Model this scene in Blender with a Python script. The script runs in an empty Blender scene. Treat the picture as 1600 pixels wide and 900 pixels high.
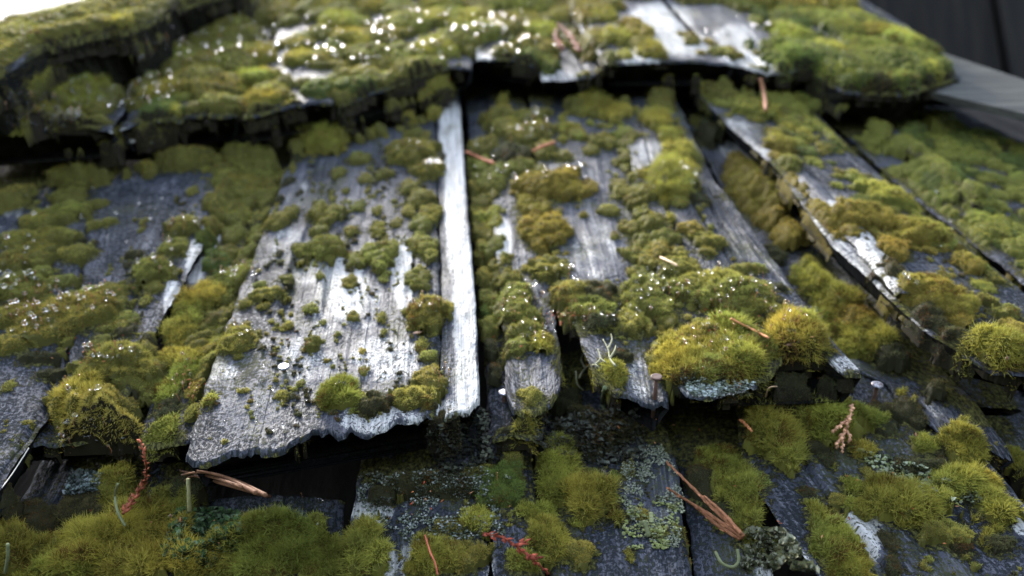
import bpy, math, random
import numpy as np
from mathutils import Matrix, Vector
from mathutils.bvhtree import BVHTree

random.seed(7)
RS = np.random.RandomState(11)

# ------------------------------------------------------------------ frames
# Roof frame: u across the slope, v up the slope, n out of the slope.
FPX = 1400.0                      # focal length in photograph pixels (1600 wide)
VPX, VPY = -110.0, 740.0          # where lines up the slope vanish, from the centre
CAMH = 0.234                      # camera height over the middle course
PITCH = math.radians(40)
AL = math.atan2(VPY, FPX)
n_c = np.array([0, math.cos(AL), math.sin(AL)])
v_c = np.array([VPX, VPY, -FPX]); v_c /= np.linalg.norm(v_c)
u_c = np.cross(v_c, n_c)
R3 = np.stack([u_c, v_c, n_c])    # camera axes -> roof axes
CAM = np.array([0, 0, CAMH])
ROOF_Z = 3.2
W = Matrix.Translation((0, 0, ROOF_Z)) @ Matrix.Rotation(PITCH, 4, 'X')

scene = bpy.context.scene
cam_d = bpy.data.cameras.new('camera'); cam = bpy.data.objects.new('camera', cam_d)
scene.collection.objects.link(cam); scene.camera = cam
Mc = Matrix([list(R3[i]) + [CAM[i]] for i in range(3)] + [[0, 0, 0, 1]])
cam.matrix_world = W @ Mc
cam_d.sensor_width = 36; cam_d.lens = 36 * FPX / 1600
cam_d.clip_start = 0.01; cam_d.clip_end = 500
cam_d.dof.use_dof = True; cam_d.dof.focus_distance = 0.368
cam_d.dof.aperture_fstop = 8.0; cam_d.dof.aperture_blades = 0

# ------------------------------------------------------------------ light
SUN_EL, SUN_ROT = math.radians(50), math.radians(-24)
world = bpy.data.worlds.new('World'); scene.world = world; world.use_nodes = True
wn = world.node_tree.nodes; wl = world.node_tree.links
bg = wn['Background']; sky = wn.new('ShaderNodeTexSky'); sky.sky_type = 'NISHITA'
sky.sun_disc = False; sky.sun_elevation = SUN_EL; sky.sun_rotation = SUN_ROT
sky.air_density = 1.0; sky.dust_density = 3.0; sky.ozone_density = 1.5
cloud = wn.new('ShaderNodeHueSaturation'); cloud.inputs['Saturation'].default_value = .7   # thin overcast
wl.new(sky.outputs[0], cloud.inputs['Color']); wl.new(cloud.outputs[0], bg.inputs[0]); bg.inputs[1].default_value = 0.13
sd = bpy.data.lights.new('sun', 'SUN'); so = bpy.data.objects.new('sun', sd)
scene.collection.objects.link(so)
sd.energy = 1.5; sd.angle = math.radians(14); sd.color = (1, 0.96, 0.9)
S = Vector((math.sin(SUN_ROT) * math.cos(SUN_EL), math.cos(SUN_ROT) * math.cos(SUN_EL), math.sin(SUN_EL)))
so.rotation_euler = S.to_track_quat('Z', 'Y').to_euler()
scene.view_settings.view_transform = 'Standard'; scene.view_settings.look = 'None'
scene.view_settings.exposure = 3.0; scene.view_settings.gamma = 1
scene.cycles.use_denoising = True
scene.cycles.max_bounces = 8; scene.cycles.transmission_bounces = 8

# ------------------------------------------------------------------ helpers
def pix(px, py, h=0.0):
    """photograph pixel -> point of the roof at height h (roof frame)"""
    px = np.asarray(px, float); py = np.asarray(py, float); h = np.asarray(h, float)
    d = np.stack([px - 800, 450 - py, -FPX + 0 * px], -1) @ R3.T
    k = (h - CAMH) / d[..., 2]
    return CAM + d * k[..., None]

def proj(P):
    q = (np.asarray(P) - CAM) @ R3
    return 800 + FPX * q[..., 0] / -q[..., 2], 450 - FPX * q[..., 1] / -q[..., 2]

def depth(P):
    return -((np.asarray(P) - CAM) @ R3)[..., 2]

def _h(i, j, k, seed):
    x = (i.astype(np.int64) * 374761393 + j.astype(np.int64) * 668265263 + k.astype(np.int64) * 2147483647 + seed * 1274126177) & 0xffffffff
    x = ((x ^ (x >> 13)) * 1274126177) & 0xffffffff
    x = ((x ^ (x >> 16)) * 2246822519) & 0xffffffff
    return ((x ^ (x >> 15)) & 0xffffff) / float(0xffffff)

def vn(x, y, seed=0):
    x, y = np.broadcast_arrays(np.asarray(x, float), np.asarray(y, float))
    i = np.floor(x); j = np.floor(y); fx = x - i; fy = y - j
    fx = fx * fx * (3 - 2 * fx); fy = fy * fy * (3 - 2 * fy); z = 0 * i
    a = _h(i, j, z, seed); b = _h(i + 1, j, z, seed); c = _h(i, j + 1, z, seed); d = _h(i + 1, j + 1, z, seed)
    return (a * (1 - fx) + b * fx) * (1 - fy) + (c * (1 - fx) + d * fx) * fy

def fbm(x, y, seed=0, o=3):
    s = 0; a = 1; t = 0
    for k in range(o):
        s = s + a * vn(x * 2 ** k, y * 2 ** k, seed + k * 17); t += a; a *= .5
    return s / t

def worley(x, y, seed=0):
    i = np.floor(x); j = np.floor(y); best = np.full(x.shape, 9.0); z = 0 * i
    for a in (-1, 0, 1):
        for b in (-1, 0, 1):
            cx = i + a + _h(i + a, j + b, z, seed); cy = j + b + _h(i + a, j + b, z, seed + 5)
            best = np.minimum(best, (cx - x) ** 2 + (cy - y) ** 2)
    return np.sqrt(best)

def lin(s):
    return tuple((c / 255 / 12.92 if c / 255 <= .04045 else ((c / 255 + .055) / 1.055) ** 2.4) for c in s)

def mesh_from(name, V, F, attrs=None, smooth=True):
    """F: list of integer arrays, each (n,3) or (n,4)"""
    me = bpy.data.meshes.new(name)
    F = [f for f in F if len(f)]
    nl = sum(f.size for f in F); npoly = sum(len(f) for f in F)
    me.vertices.add(len(V)); me.vertices.foreach_set('co', np.asarray(V, np.float32).ravel())
    me.loops.add(nl); me.loops.foreach_set('vertex_index', np.concatenate([f.ravel() for f in F]).astype(np.int32))
    tot = np.concatenate([np.full(len(f), f.shape[1]) for f in F])
    st = np.concatenate([[0], np.cumsum(tot)[:-1]])
    me.polygons.add(npoly); me.polygons.foreach_set('loop_start', st.astype(np.int32))
    me.polygons.foreach_set('loop_total', tot.astype(np.int32))
    me.polygons.foreach_set('use_smooth', np.full(npoly, smooth))
    me.update(calc_edges=True)
    for k, a in (attrs or {}).items():
        a = np.asarray(a, np.float32)
        if a.ndim == 1:
            t = me.attributes.new(k, 'FLOAT', 'POINT'); t.data.foreach_set('value', a)
        elif k == 'tint':
            t = me.attributes.new(k, 'FLOAT_COLOR', 'POINT')
            t.data.foreach_set('color', np.concatenate([a, np.ones((len(a), 1), np.float32)], 1).ravel())
        else:
            t = me.attributes.new(k, 'FLOAT_VECTOR', 'POINT'); t.data.foreach_set('vector', a.ravel())
    me.validate(); return me

def link(name, me, mat=None, parent=None, base=None):
    """mesh given in the roof frame; base = origin in the roof frame"""
    o = bpy.data.objects.new(name, me); scene.collection.objects.link(o)
    if mat:
        for m in (mat if isinstance(mat, (list, tuple)) else [mat]): me.materials.append(m)
    if base is not None:
        me.transform(Matrix.Translation(-Vector(base)))
    if parent is not None: o.parent = parent
    else: o.matrix_world = W @ Matrix.Translation(Vector(base if base is not None else (0, 0, 0)))
    return o

def empty(name, base):
    o = bpy.data.objects.new(name, None); scene.collection.objects.link(o)
    o.matrix_world = W @ Matrix.Translation(Vector(base)); o.empty_display_size = .01
    return o

def tag(o, label=None, cat=None, group=None, kind=None):
    for k, v in (('label', label), ('category', cat), ('group', group), ('kind', kind)):
        if v: o[k] = v
    return o

# ------------------------------------------------------------------ materials
def newmat(name):
    m = bpy.data.materials.new(name); m.use_nodes = True
    nt = m.node_tree; return m, nt, nt.nodes, nt.links, nt.nodes['Principled BSDF']

class NB:
    def __init__(s, nt): s.n = nt.nodes; s.l = nt.links
    def put(s, sock, v):
        if hasattr(v, 'is_linked') or hasattr(v, 'links'): s.l.new(v, sock)
        else: sock.default_value = v
    def math(s, op, a, b=0.0, c=0.0, clamp=False):
        m = s.n.new('ShaderNodeMath'); m.operation = op; m.use_clamp = clamp
        for i, v in enumerate((a, b, c)): s.put(m.inputs[i], v)
        return m.outputs[0]
    def noise(s, vec, scale, detail=3, rough=.55, dist=0.0):
        t = s.n.new('ShaderNodeTexNoise'); s.l.new(vec, t.inputs['Vector'])
        t.inputs['Scale'].default_value = scale; t.inputs['Detail'].default_value = detail
        t.inputs['Roughness'].default_value = rough; t.inputs['Distortion'].default_value = dist
        return t.outputs['Fac']
    def map(s, vec, sc, loc=(0, 0, 0)):
        t = s.n.new('ShaderNodeMapping'); s.l.new(vec, t.inputs[0]); t.inputs['Scale'].default_value = sc
        t.inputs['Location'].default_value = loc; return t.outputs[0]
    def smooth(s, x, a, b):
        t = s.n.new('ShaderNodeMapRange'); t.interpolation_type = 'SMOOTHSTEP'
        s.put(t.inputs[0], x); t.inputs[1].default_value = a; t.inputs[2].default_value = b; return t.outputs[0]
    def mix(s, f, a, b):
        t = s.n.new('ShaderNodeMix'); t.data_type = 'RGBA'; s.put(t.inputs[0], f)
        s.put(t.inputs[6], a if hasattr(a, 'links') else (*a, 1)); s.put(t.inputs[7], b if hasattr(b, 'links') else (*b, 1))
        return t.outputs[2]
    def attr(s, name, out='Fac'):
        t = s.n.new('ShaderNodeAttribute'); t.attribute_name = name; return t.outputs[out]

def wood_material(name, dark=(.020, .022, .028), mid=(.037, .041, .054), pale=(.36, .355, .335), rough=.6):
    m, nt, N, L, P = newmat(name); b = NB(nt)
    g = b.attr('grain', 'Vector'); worn = b.attr('worn')
    fine = b.noise(b.map(g, (760, 14, 1)), 1.0, 2, .55, .3)          # grain threads
    mid_g = b.noise(b.map(g, (230, 9, 1)), 1.0, 3, .6, .4)
    blot = b.noise(b.map(g, (42, 20, 1)), 1.0, 5, .65, .6)       # damp blotches
    speck = b.noise(b.map(g, (620, 430, 1)), 1.0, 3, .7)         # dark crust specks
    area = b.noise(b.map(g, (75, 40, 1)), 1.0, 4, .7, .8)
    c = b.mix(b.smooth(blot, .32, .68), dark, mid)
    c = b.mix(b.math('MULTIPLY', b.smooth(fine, .48, .7), .6), c, (.105, .108, .12))
    # worn bare wood
    w = b.math('ADD', worn, b.math('MULTIPLY', b.math('SUBTRACT', area, .5), 1.3))
    w = b.math('ADD', w, b.math('MULTIPLY', b.math('SUBTRACT', mid_g, .5), .45))
    w = b.math('ADD', w, b.math('MULTIPLY', b.math('SUBTRACT', speck, .5), 1.4))
    wf = b.smooth(w, .37, .48)
    pc = b.mix(b.smooth(fine, .35, .62), tuple(x * .55 for x in pale), pale)
    c = b.mix(wf, c, pc)
    # black crust specks
    thr = b.math('SUBTRACT', b.math('ADD', speck, b.math('MULTIPLY', area, .45)), b.math('MULTIPLY', worn, .19))
    crust = b.smooth(thr, .685, .735)
    c = b.mix(b.math('MULTIPLY', crust, .82), c, (.010, .012, .013))
    # faint green algae film
    alg = b.noise(b.map(g, (26, 16, 1), (3, 7, 0)), 1.0, 4, .6, .5)
    c = b.mix(b.math('MULTIPLY', b.smooth(b.math('ADD', alg, b.math('MULTIPLY', b.math('SUBTRACT', speck, .5), .7)), .54, .66), .6), c, (.040, .042, .014))
    fn = b.noise(b.map(g, (330, 240, 1), (5, 2, 0)), 1.0, 4, .75)
    film = b.math('ADD', b.math('SUBTRACT', b.math('MULTIPLY', b.attr('film'), .62), b.math('MULTIPLY', worn, .35)), b.math('MULTIPLY', b.math('SUBTRACT', fn, .5), 1.3))
    film = b.smooth(film, .40, .56)
    fc = b.mix(b.smooth(speck, .40, .62), (.022, .022, .010), (.115, .110, .034))
    c = b.mix(b.math('MULTIPLY', film, .92), c, fc)
    c = b.mix(b.math('MULTIPLY', b.attr('edge_shade'), .9), c, (.010, .010, .010))  # blackened butt and side faces: dark wet end grain plus painted-in shade
    L.new(b.math('MULTIPLY', b.math('MULTIPLY', b.math('SUBTRACT', 1.0, b.attr('edge_shade')), b.math('SUBTRACT', 1.0, b.math('MAXIMUM', b.math('MULTIPLY', crust, .85), film))), .17), P.inputs['Specular IOR Level'])
    nt.links.new(c, P.inputs['Base Color'])
    rr = b.math('ADD', b.math('MULTIPLY', blot, .35), rough - .17)
    nt.links.new(rr, P.inputs['Roughness']); P.inputs['IOR'].default_value = 1.45
    hgt = b.math('ADD', b.math('MULTIPLY', fine, .0011), b.math('MULTIPLY', speck, .0010))
    hgt = b.math('ADD', hgt, b.math('MULTIPLY', mid_g, .0005))
    hgt = b.math('ADD', hgt, b.math('MULTIPLY', film, b.math('MULTIPLY', fn, .003)))
    bp = N.new('ShaderNodeBump'); bp.inputs['Strength'].default_value = 1.0; bp.inputs['Distance'].default_value = 1.0
    L.new(hgt, bp.inputs['Height']); L.new(bp.outputs[0], P.inputs['Normal'])
    return m

WOOD = wood_material('weathered_cedar')

def moss_material(name, transl=.38):
    m, nt, N, L, P = newmat(name); b = NB(nt)
    c = b.attr('tint', 'Color'); P.inputs['Roughness'].default_value = .7
    P.inputs['Specular IOR Level'].default_value = .08
    L.new(c, P.inputs['Base Color'])
    t = N.new('ShaderNodeBsdfTranslucent'); L.new(c, t.inputs[0])
    mx = N.new('ShaderNodeMixShader'); mx.inputs[0].default_value = transl
    L.new(P.outputs[0], mx.inputs[1]); L.new(t.outputs[0], mx.inputs[2])
    L.new(mx.outputs[0], N['Material Output'].inputs[0])
    return m
MOSS = moss_material('moss')
TINT = moss_material('dry_plant', .08)

m, nt, N, L, P = newmat('water_drop')
P.inputs['Base Color'].default_value = (1, 1, 1, 1); P.inputs['Roughness'].default_value = 0.0
P.inputs['Transmission Weight'].default_value = 1.0; P.inputs['IOR'].default_value = 1.33
DROP = m

def metal_mat(name, col, rough, metallic):
    m, nt, N, L, P = newmat(name); b = NB(nt)
    tc = N.new('ShaderNodeTexCoord')
    n1 = b.noise(tc.outputs['Object'], 900, 4, .6)
    c = b.mix(b.smooth(n1, .4, .65), col, (.045, .020, .012))
    L.new(c, P.inputs['Base Color']); P.inputs['Roughness'].default_value = rough; P.inputs['Metallic'].default_value = metallic
    bp = N.new('ShaderNodeBump'); bp.inputs['Distance'].default_value = .0003; L.new(n1, bp.inputs['Height']); L.new(bp.outputs[0], P.inputs['Normal'])
    return m
STEEL = metal_mat('nail_steel', (.30, .31, .34), .35, .6)
RUST = metal_mat('rusty_nail', (.055, .024, .014), .7, .1)

def plain_noise_mat(name, c1, c2, scale, rough=.8, stretch=(1, 1, 1)):
    m, nt, N, L, P = newmat(name); b = NB(nt); P.inputs['Specular IOR Level'].default_value = .1
    tc = N.new('ShaderNodeTexCoord')
    n1 = b.noise(b.map(tc.outputs['Object'], stretch), scale, 5, .6)
    L.new(b.mix(b.smooth(n1, .3, .7), c1, c2), P.inputs['Base Color']); P.inputs['Roughness'].default_value = rough
    bp = N.new('ShaderNodeBump'); bp.inputs['Distance'].default_value = .002; L.new(n1, bp.inputs['Height']); L.new(bp.outputs[0], P.inputs['Normal'])
    return m
GROUND = plain_noise_mat('forest_ground', (.02, .03, .012), (.05, .045, .03), 3)
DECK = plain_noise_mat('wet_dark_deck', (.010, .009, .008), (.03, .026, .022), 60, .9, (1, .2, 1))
WALLB = plain_noise_mat('tarred_boards', (.006, .0055, .005), (.014, .012, .010), 20, .75, (3, 3, .3))
PALEB = plain_noise_mat('grey_pale_board', (.028, .028, .025), (.065, .065, .055), 30, .6, (.3, 3, 3))

# ------------------------------------------------------------------ large structure
def box_mesh(name, lo, hi):
    x0, y0, z0 = lo; x1, y1, z1 = hi
    V = np.array([(x, y, z) for z in (z0, z1) for y in (y0, y1) for x in (x0, x1)])
    F = np.array([(0, 2, 3, 1), (4, 5, 7, 6), (0, 1, 5, 4), (2, 6, 7, 3), (0, 4, 6, 2), (1, 3, 7, 5)])
    return mesh_from(name, V, [F], smooth=False)

g = bpy.data.objects.new('ground', box_mesh('ground', (-120, -120, -.5), (120, 120, 0)))
g.data.materials.append(GROUND); scene.collection.objects.link(g); tag(g, kind='structure')

VTOP = 1.9                                     # the ridge, in roof v
UL = float(pix(66, 0, .075)[0])                # left rake edge
UR = float(pix(1600, 205, 0)[0]) + .55
UR2 = float(pix(1475, 125, .03)[0])      # right rake of the upper courses
roof = empty('shingle_roof', (0, 0, -.08))
tag(roof, 'old roof of silvery split wooden shingles overgrown with moss', 'roof')

def child(name, me, mat, parent_obj, pbase):
    """mesh in roof frame, parented to an empty/object whose origin is pbase (roof frame)"""
    o = bpy.data.objects.new(name, me); scene.collection.objects.link(o)
    if mat: me.materials.append(mat)
    me.transform(Matrix.Translation(-Vector(pbase))); o.parent = parent_obj
    return o
RB = (0, 0, -.08)
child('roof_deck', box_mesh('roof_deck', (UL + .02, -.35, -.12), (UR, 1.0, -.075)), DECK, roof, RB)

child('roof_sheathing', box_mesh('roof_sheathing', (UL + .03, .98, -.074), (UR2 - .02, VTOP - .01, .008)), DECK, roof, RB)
# house body under the roof
hb = bpy.data.objects.new('house_wall', box_mesh('house_wall', (UL + .1, .25, -3.2), (UR - .05, 1.35, .02)))
hb.location = (0, 0, ROOF_Z); hb.data.materials.append(WALLB); scene.collection.objects.link(hb)
tag(hb, 'dark timber house wall carrying the mossy roof', 'wall')

# ------------------------------------------------------------------ shingles
ALLV, ALLF, NV = [], [], 0
# worn / pale areas, photograph pixels: x y rx ry strength
WORN = [(711, 300, 18, 150, .75), (726, 480, 21, 130, .78), (730, 600, 24, 60, .78), (702, 210, 18, 80, .7), (700, 640, 22, 20, .6),
 (590, 655, 85, 26, .55), (540, 450, 40, 60, .62), (630, 430, 22, 60, .62), (600, 300, 10, 20, .3), (450, 300, 40, 40, .35),
 (450, 380, 35, 30, .42), (560, 300, 30, 50, .30), (480, 560, 60, 50, .42), (600, 560, 70, 46, .46), (345, 580, 30, 18, .5),
 (400, 640, 60, 40, .32), (580, 210, 50, 40, .22), (480, 420, 30, 30, .45), (570, 480, 40, 50, .4), (510, 480, 30, 60, .45),
 (330, 365, 16, 25, .85), (305, 410, 18, 40, .75), (270, 470, 16, 40, .6), (785, 375, 16, 38, .75), (930, 390, 45, 55, .38),
 (905, 330, 30, 50, .3), (1010, 245, 40, 30, .45), (935, 265, 25, 40, .3), (1150, 220, 35, 50, .45), (1180, 250, 25, 30, .4),
 (1300, 340, 40, 40, .5), (1340, 400, 50, 50, .5), (1380, 445, 30, 34, .6), (1440, 505, 26, 18, .5), (1250, 290, 16, 20, .4), (1200, 235, 14, 14, .5), (1320, 570, 30, 16, .55), (1000, 590, 25, 40, .4),
 (840, 590, 25, 40, .25), (1120, 610, 70, 14, .5), (1240, 420, 40, 50, .18), (1380, 245, 30, 22, .25), (1450, 400, 60, 40, .12),
 (580, 800, 38, 20, .7), (600, 880, 25, 28, .8), (640, 880, 20, 40, .5), (760, 870, 18, 50, .42), (1040, 780, 35, 60, .30),
 (1340, 840, 45, 62, .62), (1600, 820, 20, 20, .7), (1215, 880, 55, 30, .55), (730, 790, 60, 50, .16), (1130, 880, 10, 20, .2),
 (870, 120, 40, 14, .5), (990, 90, 20, 16, .6), (1060, 70, 70, 22, .6), (1030, 30, 60, 30, .65), (1190, 90, 70, 30, .6),
 (1120, 20, 50, 20, .3), (1150, 60, 40, 30, .5), (860, 55, 12, 20, .7), (285, 60, 14, 24, .5), (200, 215, 45, 16, .6),
 (800, 10, 30, 15, .3), (1020, 95, 14, 10, .6), (750, 90, 20, 10, .6), (720, 25, 40, 20, .2), (1250, 50, 60, 15, .3), (530, 110, 20, 10, .5),
 (1190, 790, 30, 50, .12), (1280, 740, 60, 50, .08), (20, 330, 20, 15, .4), (30, 370, 25, 20, .3), (1450, 640, 40, 20, .35)]

def resamp(pts, n):
    pts = np.asarray(pts, float); d = np.r_[0, np.cumsum(np.linalg.norm(np.diff(pts, axis=0), axis=1))]
    t = np.linspace(0, d[-1], n); return np.stack([np.interp(t, d, pts[:, k]) for k in range(pts.shape[1])], -1)

def vpx(x, y, y2):      # walk a pixel up or down along the slope lines
    f = (y2 + 290) / (y + 290); return (690 + (x - 690) * f, y2)

def shingle(Lp, Rp, butt=None, h=0.0, th=.014, lift=0.0, roll=0.0, cell=.0011, rag=.0016, label=None, seed=0, wornadd=0.0, cup=.0008, ridge=1.0, erode=1.0, es=1.0):
    global NV
    if h < .03 and Lp[0][1] <= 260: Lp = [vpx(*Lp[0], 60)] + list(Lp); Rp = [vpx(*Rp[0], 60)] + list(Rp)
    elif h < .06 and h > .01 and Lp[0][1] <= -20: Lp = [vpx(*Lp[0], -110)] + list(Lp); Rp = [vpx(*Rp[0], -110)] + list(Rp)
    def edge(pl, side):
        n = len(pl); out = []
        for i, (x, y) in enumerate(pl):
            t = i / (n - 1); out.append(pix(x, y, h + lift * t + roll * side))
        return np.array(out)
    Lr = edge(Lp, -.5); Rr = edge(Rp, .5)
    length = np.linalg.norm(Lr[-1] - Lr[0]); width = np.linalg.norm(Rr[-1] - Lr[-1])
    ns = int(max(8, min(260, width / cell))); ntt = int(max(14, min(300, length / (cell * 2.6))))
    tt = 1 - (1 - np.linspace(0, 1, ntt)) ** 1.6
    Lq = resamp(Lr, 400); Rq = resamp(Rr, 400); ti = tt * 399
    Lq = np.stack([np.interp(ti, np.arange(400), Lq[:, k]) for k in range(3)], -1); Rq = np.stack([np.interp(ti, np.arange(400), Rq[:, k]) for k in range(3)], -1)
    s = np.linspace(0, 1, ns)
    G = Lq[:, None] * (1 - s[None, :, None]) + Rq[:, None] * s[None, :, None]
    if butt:
        B = np.array([pix(x, y, h + lift) for x, y in [Lp[-1]] + list(butt) + [Rp[-1]]])
        ch = np.r_[0, np.cumsum(np.abs(np.diff(B[:, 0])) + 1e-6)]; ch /= ch[-1]
        Bq = np.stack([np.interp(s, ch, B[:, k]) for k in range(3)], -1)
        G += (tt[:, None, None] ** 5) * (Bq - G[-1])[None]
    # grain frame
    gx = s[None, :] * width + 0 * tt[:, None] + seed * .37; gy = tt[:, None] * length + 0 * s[None, :] + seed * .71
    # ragged butt: each grain strip broken at its own length
    rg = (fbm(gx[0] * 55, 0 * gx[0], seed + 3, 5) - .5) * 6.5
    st_ = np.floor(gx[0] * 260 + 1.5 * vn(gx[0] * 90, 0 * gx[0], seed + 11))
    rg += (_h(st_, 0 * st_, 0 * st_, seed + 12) - .5) * 2.2 * (_h(st_, 0 * st_, 0 * st_, seed + 13) > .45)
    G[:, :, 1] += np.clip(1 - (1 - tt[:, None]) * length / .012, 0, 1) * rg[None] * rag
    # ragged long edges
    for col, sg in ((0, -1), (1, 1)):
        wgt = np.clip(1 - (s if col == 0 else 1 - s) * width / .004, 0, 1)
        e = (fbm(gy[:, 0] * 90, 0 * gy[:, 0], seed + 9 + col) - .5) * .003 * es
        G[:, :, 0] += wgt[None] * e[:, None] * sg
    # relief
    wv = (fbm(gx * 300 + 2 * fbm(gx * 30, gy * 6, seed + 1), gy * 7, seed + 2, 3) - .5) * .0010 * ridge
    wv += (vn(gx * 650, gy * 9, seed + 20) - .5) * .0006 * ridge
    wv += (fbm(gx * 40, gy * 9, seed + 5) - .5) * .0028 * ridge + (fbm(gx * 170, gy * 120, seed + 25) - .5) * .0016
    crack = vn(gx * 160 + 1.5 * vn(gx * 8, gy * 7, seed), gy * 3.5, seed + 8)
    wv -= np.clip((crack - .88) / .06, 0, 1) * .003
    er = np.clip(1 - np.minimum(s, 1 - s)[None, :] * width / .002, 0, 1) ** 2 * .0012
    eb = np.clip(1 - (1 - tt)[:, None] * length / (.0015 + .002 * vn(gx * 90, 0 * gx, seed + 6)), 0, 1) ** 2 * th * .12 * erode
    ht = wv - er - eb + cup * np.sin(np.pi * s)[None] * 2
    G[:, :, 2] += ht
    # bottom perimeter
    nrow = ntt
    V = [G.reshape(-1, 3)]
    idx = np.arange(ntt * ns).reshape(ntt, ns)
    F = [np.stack([idx[:-1, :-1], idx[1:, :-1], idx[1:, 1:], idx[:-1, 1:]], -1).reshape(-1, 4)]
    per = np.concatenate([idx[:, 0], idx[-1, 1:], idx[::-1, -1][1:]])      # left down, butt, right up
    pv = G.reshape(-1, 3)[per]
    V.append(pv0 := G.reshape(-1, 3)[per].copy()); base = len(V[0]) + len(per); prev = len(V[0]) + np.arange(len(per))
    lay = 4
    arc = np.r_[0, np.cumsum(np.linalg.norm(np.diff(pv[:, :2], axis=0), axis=1))]
    for k in range(1, lay + 1):
        q = pv.copy(); f = k / lay
        zb = (h + lift * .5) - th
        q[:, 2] = pv[:, 2] * (1 - f) + np.minimum(pv[:, 2] - th * .4, pv[:, 2] * 0 + zb + lift * .5) * f
        jit = (fbm(arc * 160, 0 * arc + k * 1.3, seed + 30 + k) - .45) * .004
        nb = len(idx[:, 0]); isb = np.zeros(len(per)); isb[nb - 1:nb - 1 + ns] = 1
        q[:, 1] += isb * (jit + .016 * f * (1 + .6 * vn(arc * 50, 0 * arc, seed)))
        q[:nb, 0] += jit[:nb] * .6 + .006 * f; q[nb + ns - 1:, 0] -= jit[nb + ns - 1:] * .6 + .006 * f
        V.append(q); cur = base + np.arange(len(per)); base += len(per)
        F.append(np.stack([prev[:-1], cur[:-1], cur[1:], prev[1:]], -1)); prev = cur
    a = prev[:ntt]; bR = prev[ntt + ns - 2:][::-1]
    F.append(np.stack([a[:-1], bR[:-1], bR[1:], a[1:]], -1))
    V = np.concatenate(V)
    ggx = np.concatenate([gx.ravel()] + [gx.ravel()[per]] * (lay + 1)); ggy = np.concatenate([gy.ravel()] + [gy.ravel()[per] + .002 * (k + 1) for k in range(lay + 1)])
    X, Y = proj(G.reshape(-1, 3)); wn_ = np.zeros(len(X)) + wornadd
    for (x, y, rx, ry, st) in WORN:
        d = ((X - x) / rx) ** 2 + ((Y - y) / ry) ** 2
        wn_ = np.maximum(wn_, st * np.clip(1.45 - d, 0, 1))
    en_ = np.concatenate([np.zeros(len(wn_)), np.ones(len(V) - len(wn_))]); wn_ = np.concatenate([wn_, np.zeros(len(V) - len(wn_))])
    me = mesh_from('shingle', V, F, {'grain': np.stack([ggx, ggy, ggx * 0 + seed], -1), 'worn': wn_, 'edge_shade': en_})
    o = child('shingle', me, WOOD, roof, RB)
    if label: o['label'] = label
    ALLV.append(V)
    for f in F: ALLF.extend((f + NV).tolist())
    NV += len(V)
    return o


hA, hB, hC, hD = -.030, 0.0, .034, .085
# --- lowest course
shingle([vpx(280, 900, 780), (250, 1050)], [vpx(522, 900, 780), (517, 1050)], h=-.040, th=.012, seed=61, cell=.0015)
shingle([vpx(-60, 900, 600), (-120, 1050)], [vpx(276, 900, 600), (248, 1050)], h=-.036, th=.012, seed=1, cell=.0016, label='dark low shingle under the bottom left moss')
shingle([(590, 600), (560, 740), (545, 840), (530, 1050)], [(748, 600), (757, 740), (768, 1050)], h=hA, th=.012, seed=2, cell=.0008, label='dark speckled shingle with pale bare ends')
shingle([(756, 560), (765, 700), (778, 1050)], [(800, 560), (835, 740), (870, 1050)], h=hA + .003, th=.012, seed=3, cell=.0008)
shingle([(806, 560), (841, 740), (874, 1050)], [(1000, 540), (1056, 720), (1100, 1050)], h=hA - .001, th=.012, seed=4, cell=.0008, label='dark shingle with a grey lichen crust')
shingle([(1012, 560), (1062, 740), (1112, 1050)], [(1150, 560), (1175, 740), (1245, 1050)], h=hA - .008, th=.012, seed=5, cell=.001)
shingle([(1130, 540), (1165, 740), (1390, 1050)], [(1390, 560), (1560, 740), (1830, 1050)], h=hA + .004, th=.012, roll=.002, seed=6, cell=.0008, label='broad ridged shingle with a white bare strip', ridge=2.0)
shingle([(1400, 540), (1510, 650), (1660, 830)], [(1700, 520), (1820, 700), (1960, 860)], h=hA - .010, th=.012, seed=7, cell=.0012)
shingle([(1300, 560), (1385, 600), (1420, 640)], [(1440, 540), (1530, 630), (1575, 700)], h=hA + .010, th=.010, seed=8, cell=.0008, rag=.003, label='split grey shingle tongue with a ragged broken end', butt=[(1450, 660), (1500, 690)])
# --- middle course, left to right
shingle([(-40, 240), (-500, 800)], [(160, 250), (95, 590), (82, 640), (-30, 800)], h=hB - .004, th=.016, seed=10, cell=.0012, label='left shingle whose dark splintered edge hangs over the gap')
shingle([(60, 240), (-40, 600), (-20, 700)], [(290, 250), (215, 470), (170, 690)], h=hB - .009, th=.01, seed=11, cell=.0012, butt=[(60, 700)])
shingle([(150, 250), (120, 500), (90, 640)], [(395, 235), (338, 345), (243, 515), (215, 575), (190, 660)], h=hB - .002, roll=.004, th=.015, seed=12, cell=.0011, label='mossy shingle with a pale worn right edge', butt=[(130, 660)])
shingle([(330, 230), (230, 640), (215, 700)], [(470, 200), (395, 420), (330, 690)], h=hB - .009, th=.01, seed=13, cell=.0012)
shingle([(490, 150), (445, 270), (375, 450), (325, 590), (287, 712)], [(678, 140), (682, 300), (689, 480), (685, 648)],
        butt=[(300, 730), (335, 733), (360, 722), (385, 712), (440, 702), (500, 692), (513, 684), (530, 686), (547, 679), (572, 688), (602, 680), (620, 667), (655, 664), (670, 650)],
        h=hB, lift=.006, th=.017, seed=14, cell=.0008, rag=.0022, label='large silver shingle with patchy moss and a crumbling butt end')
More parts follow.
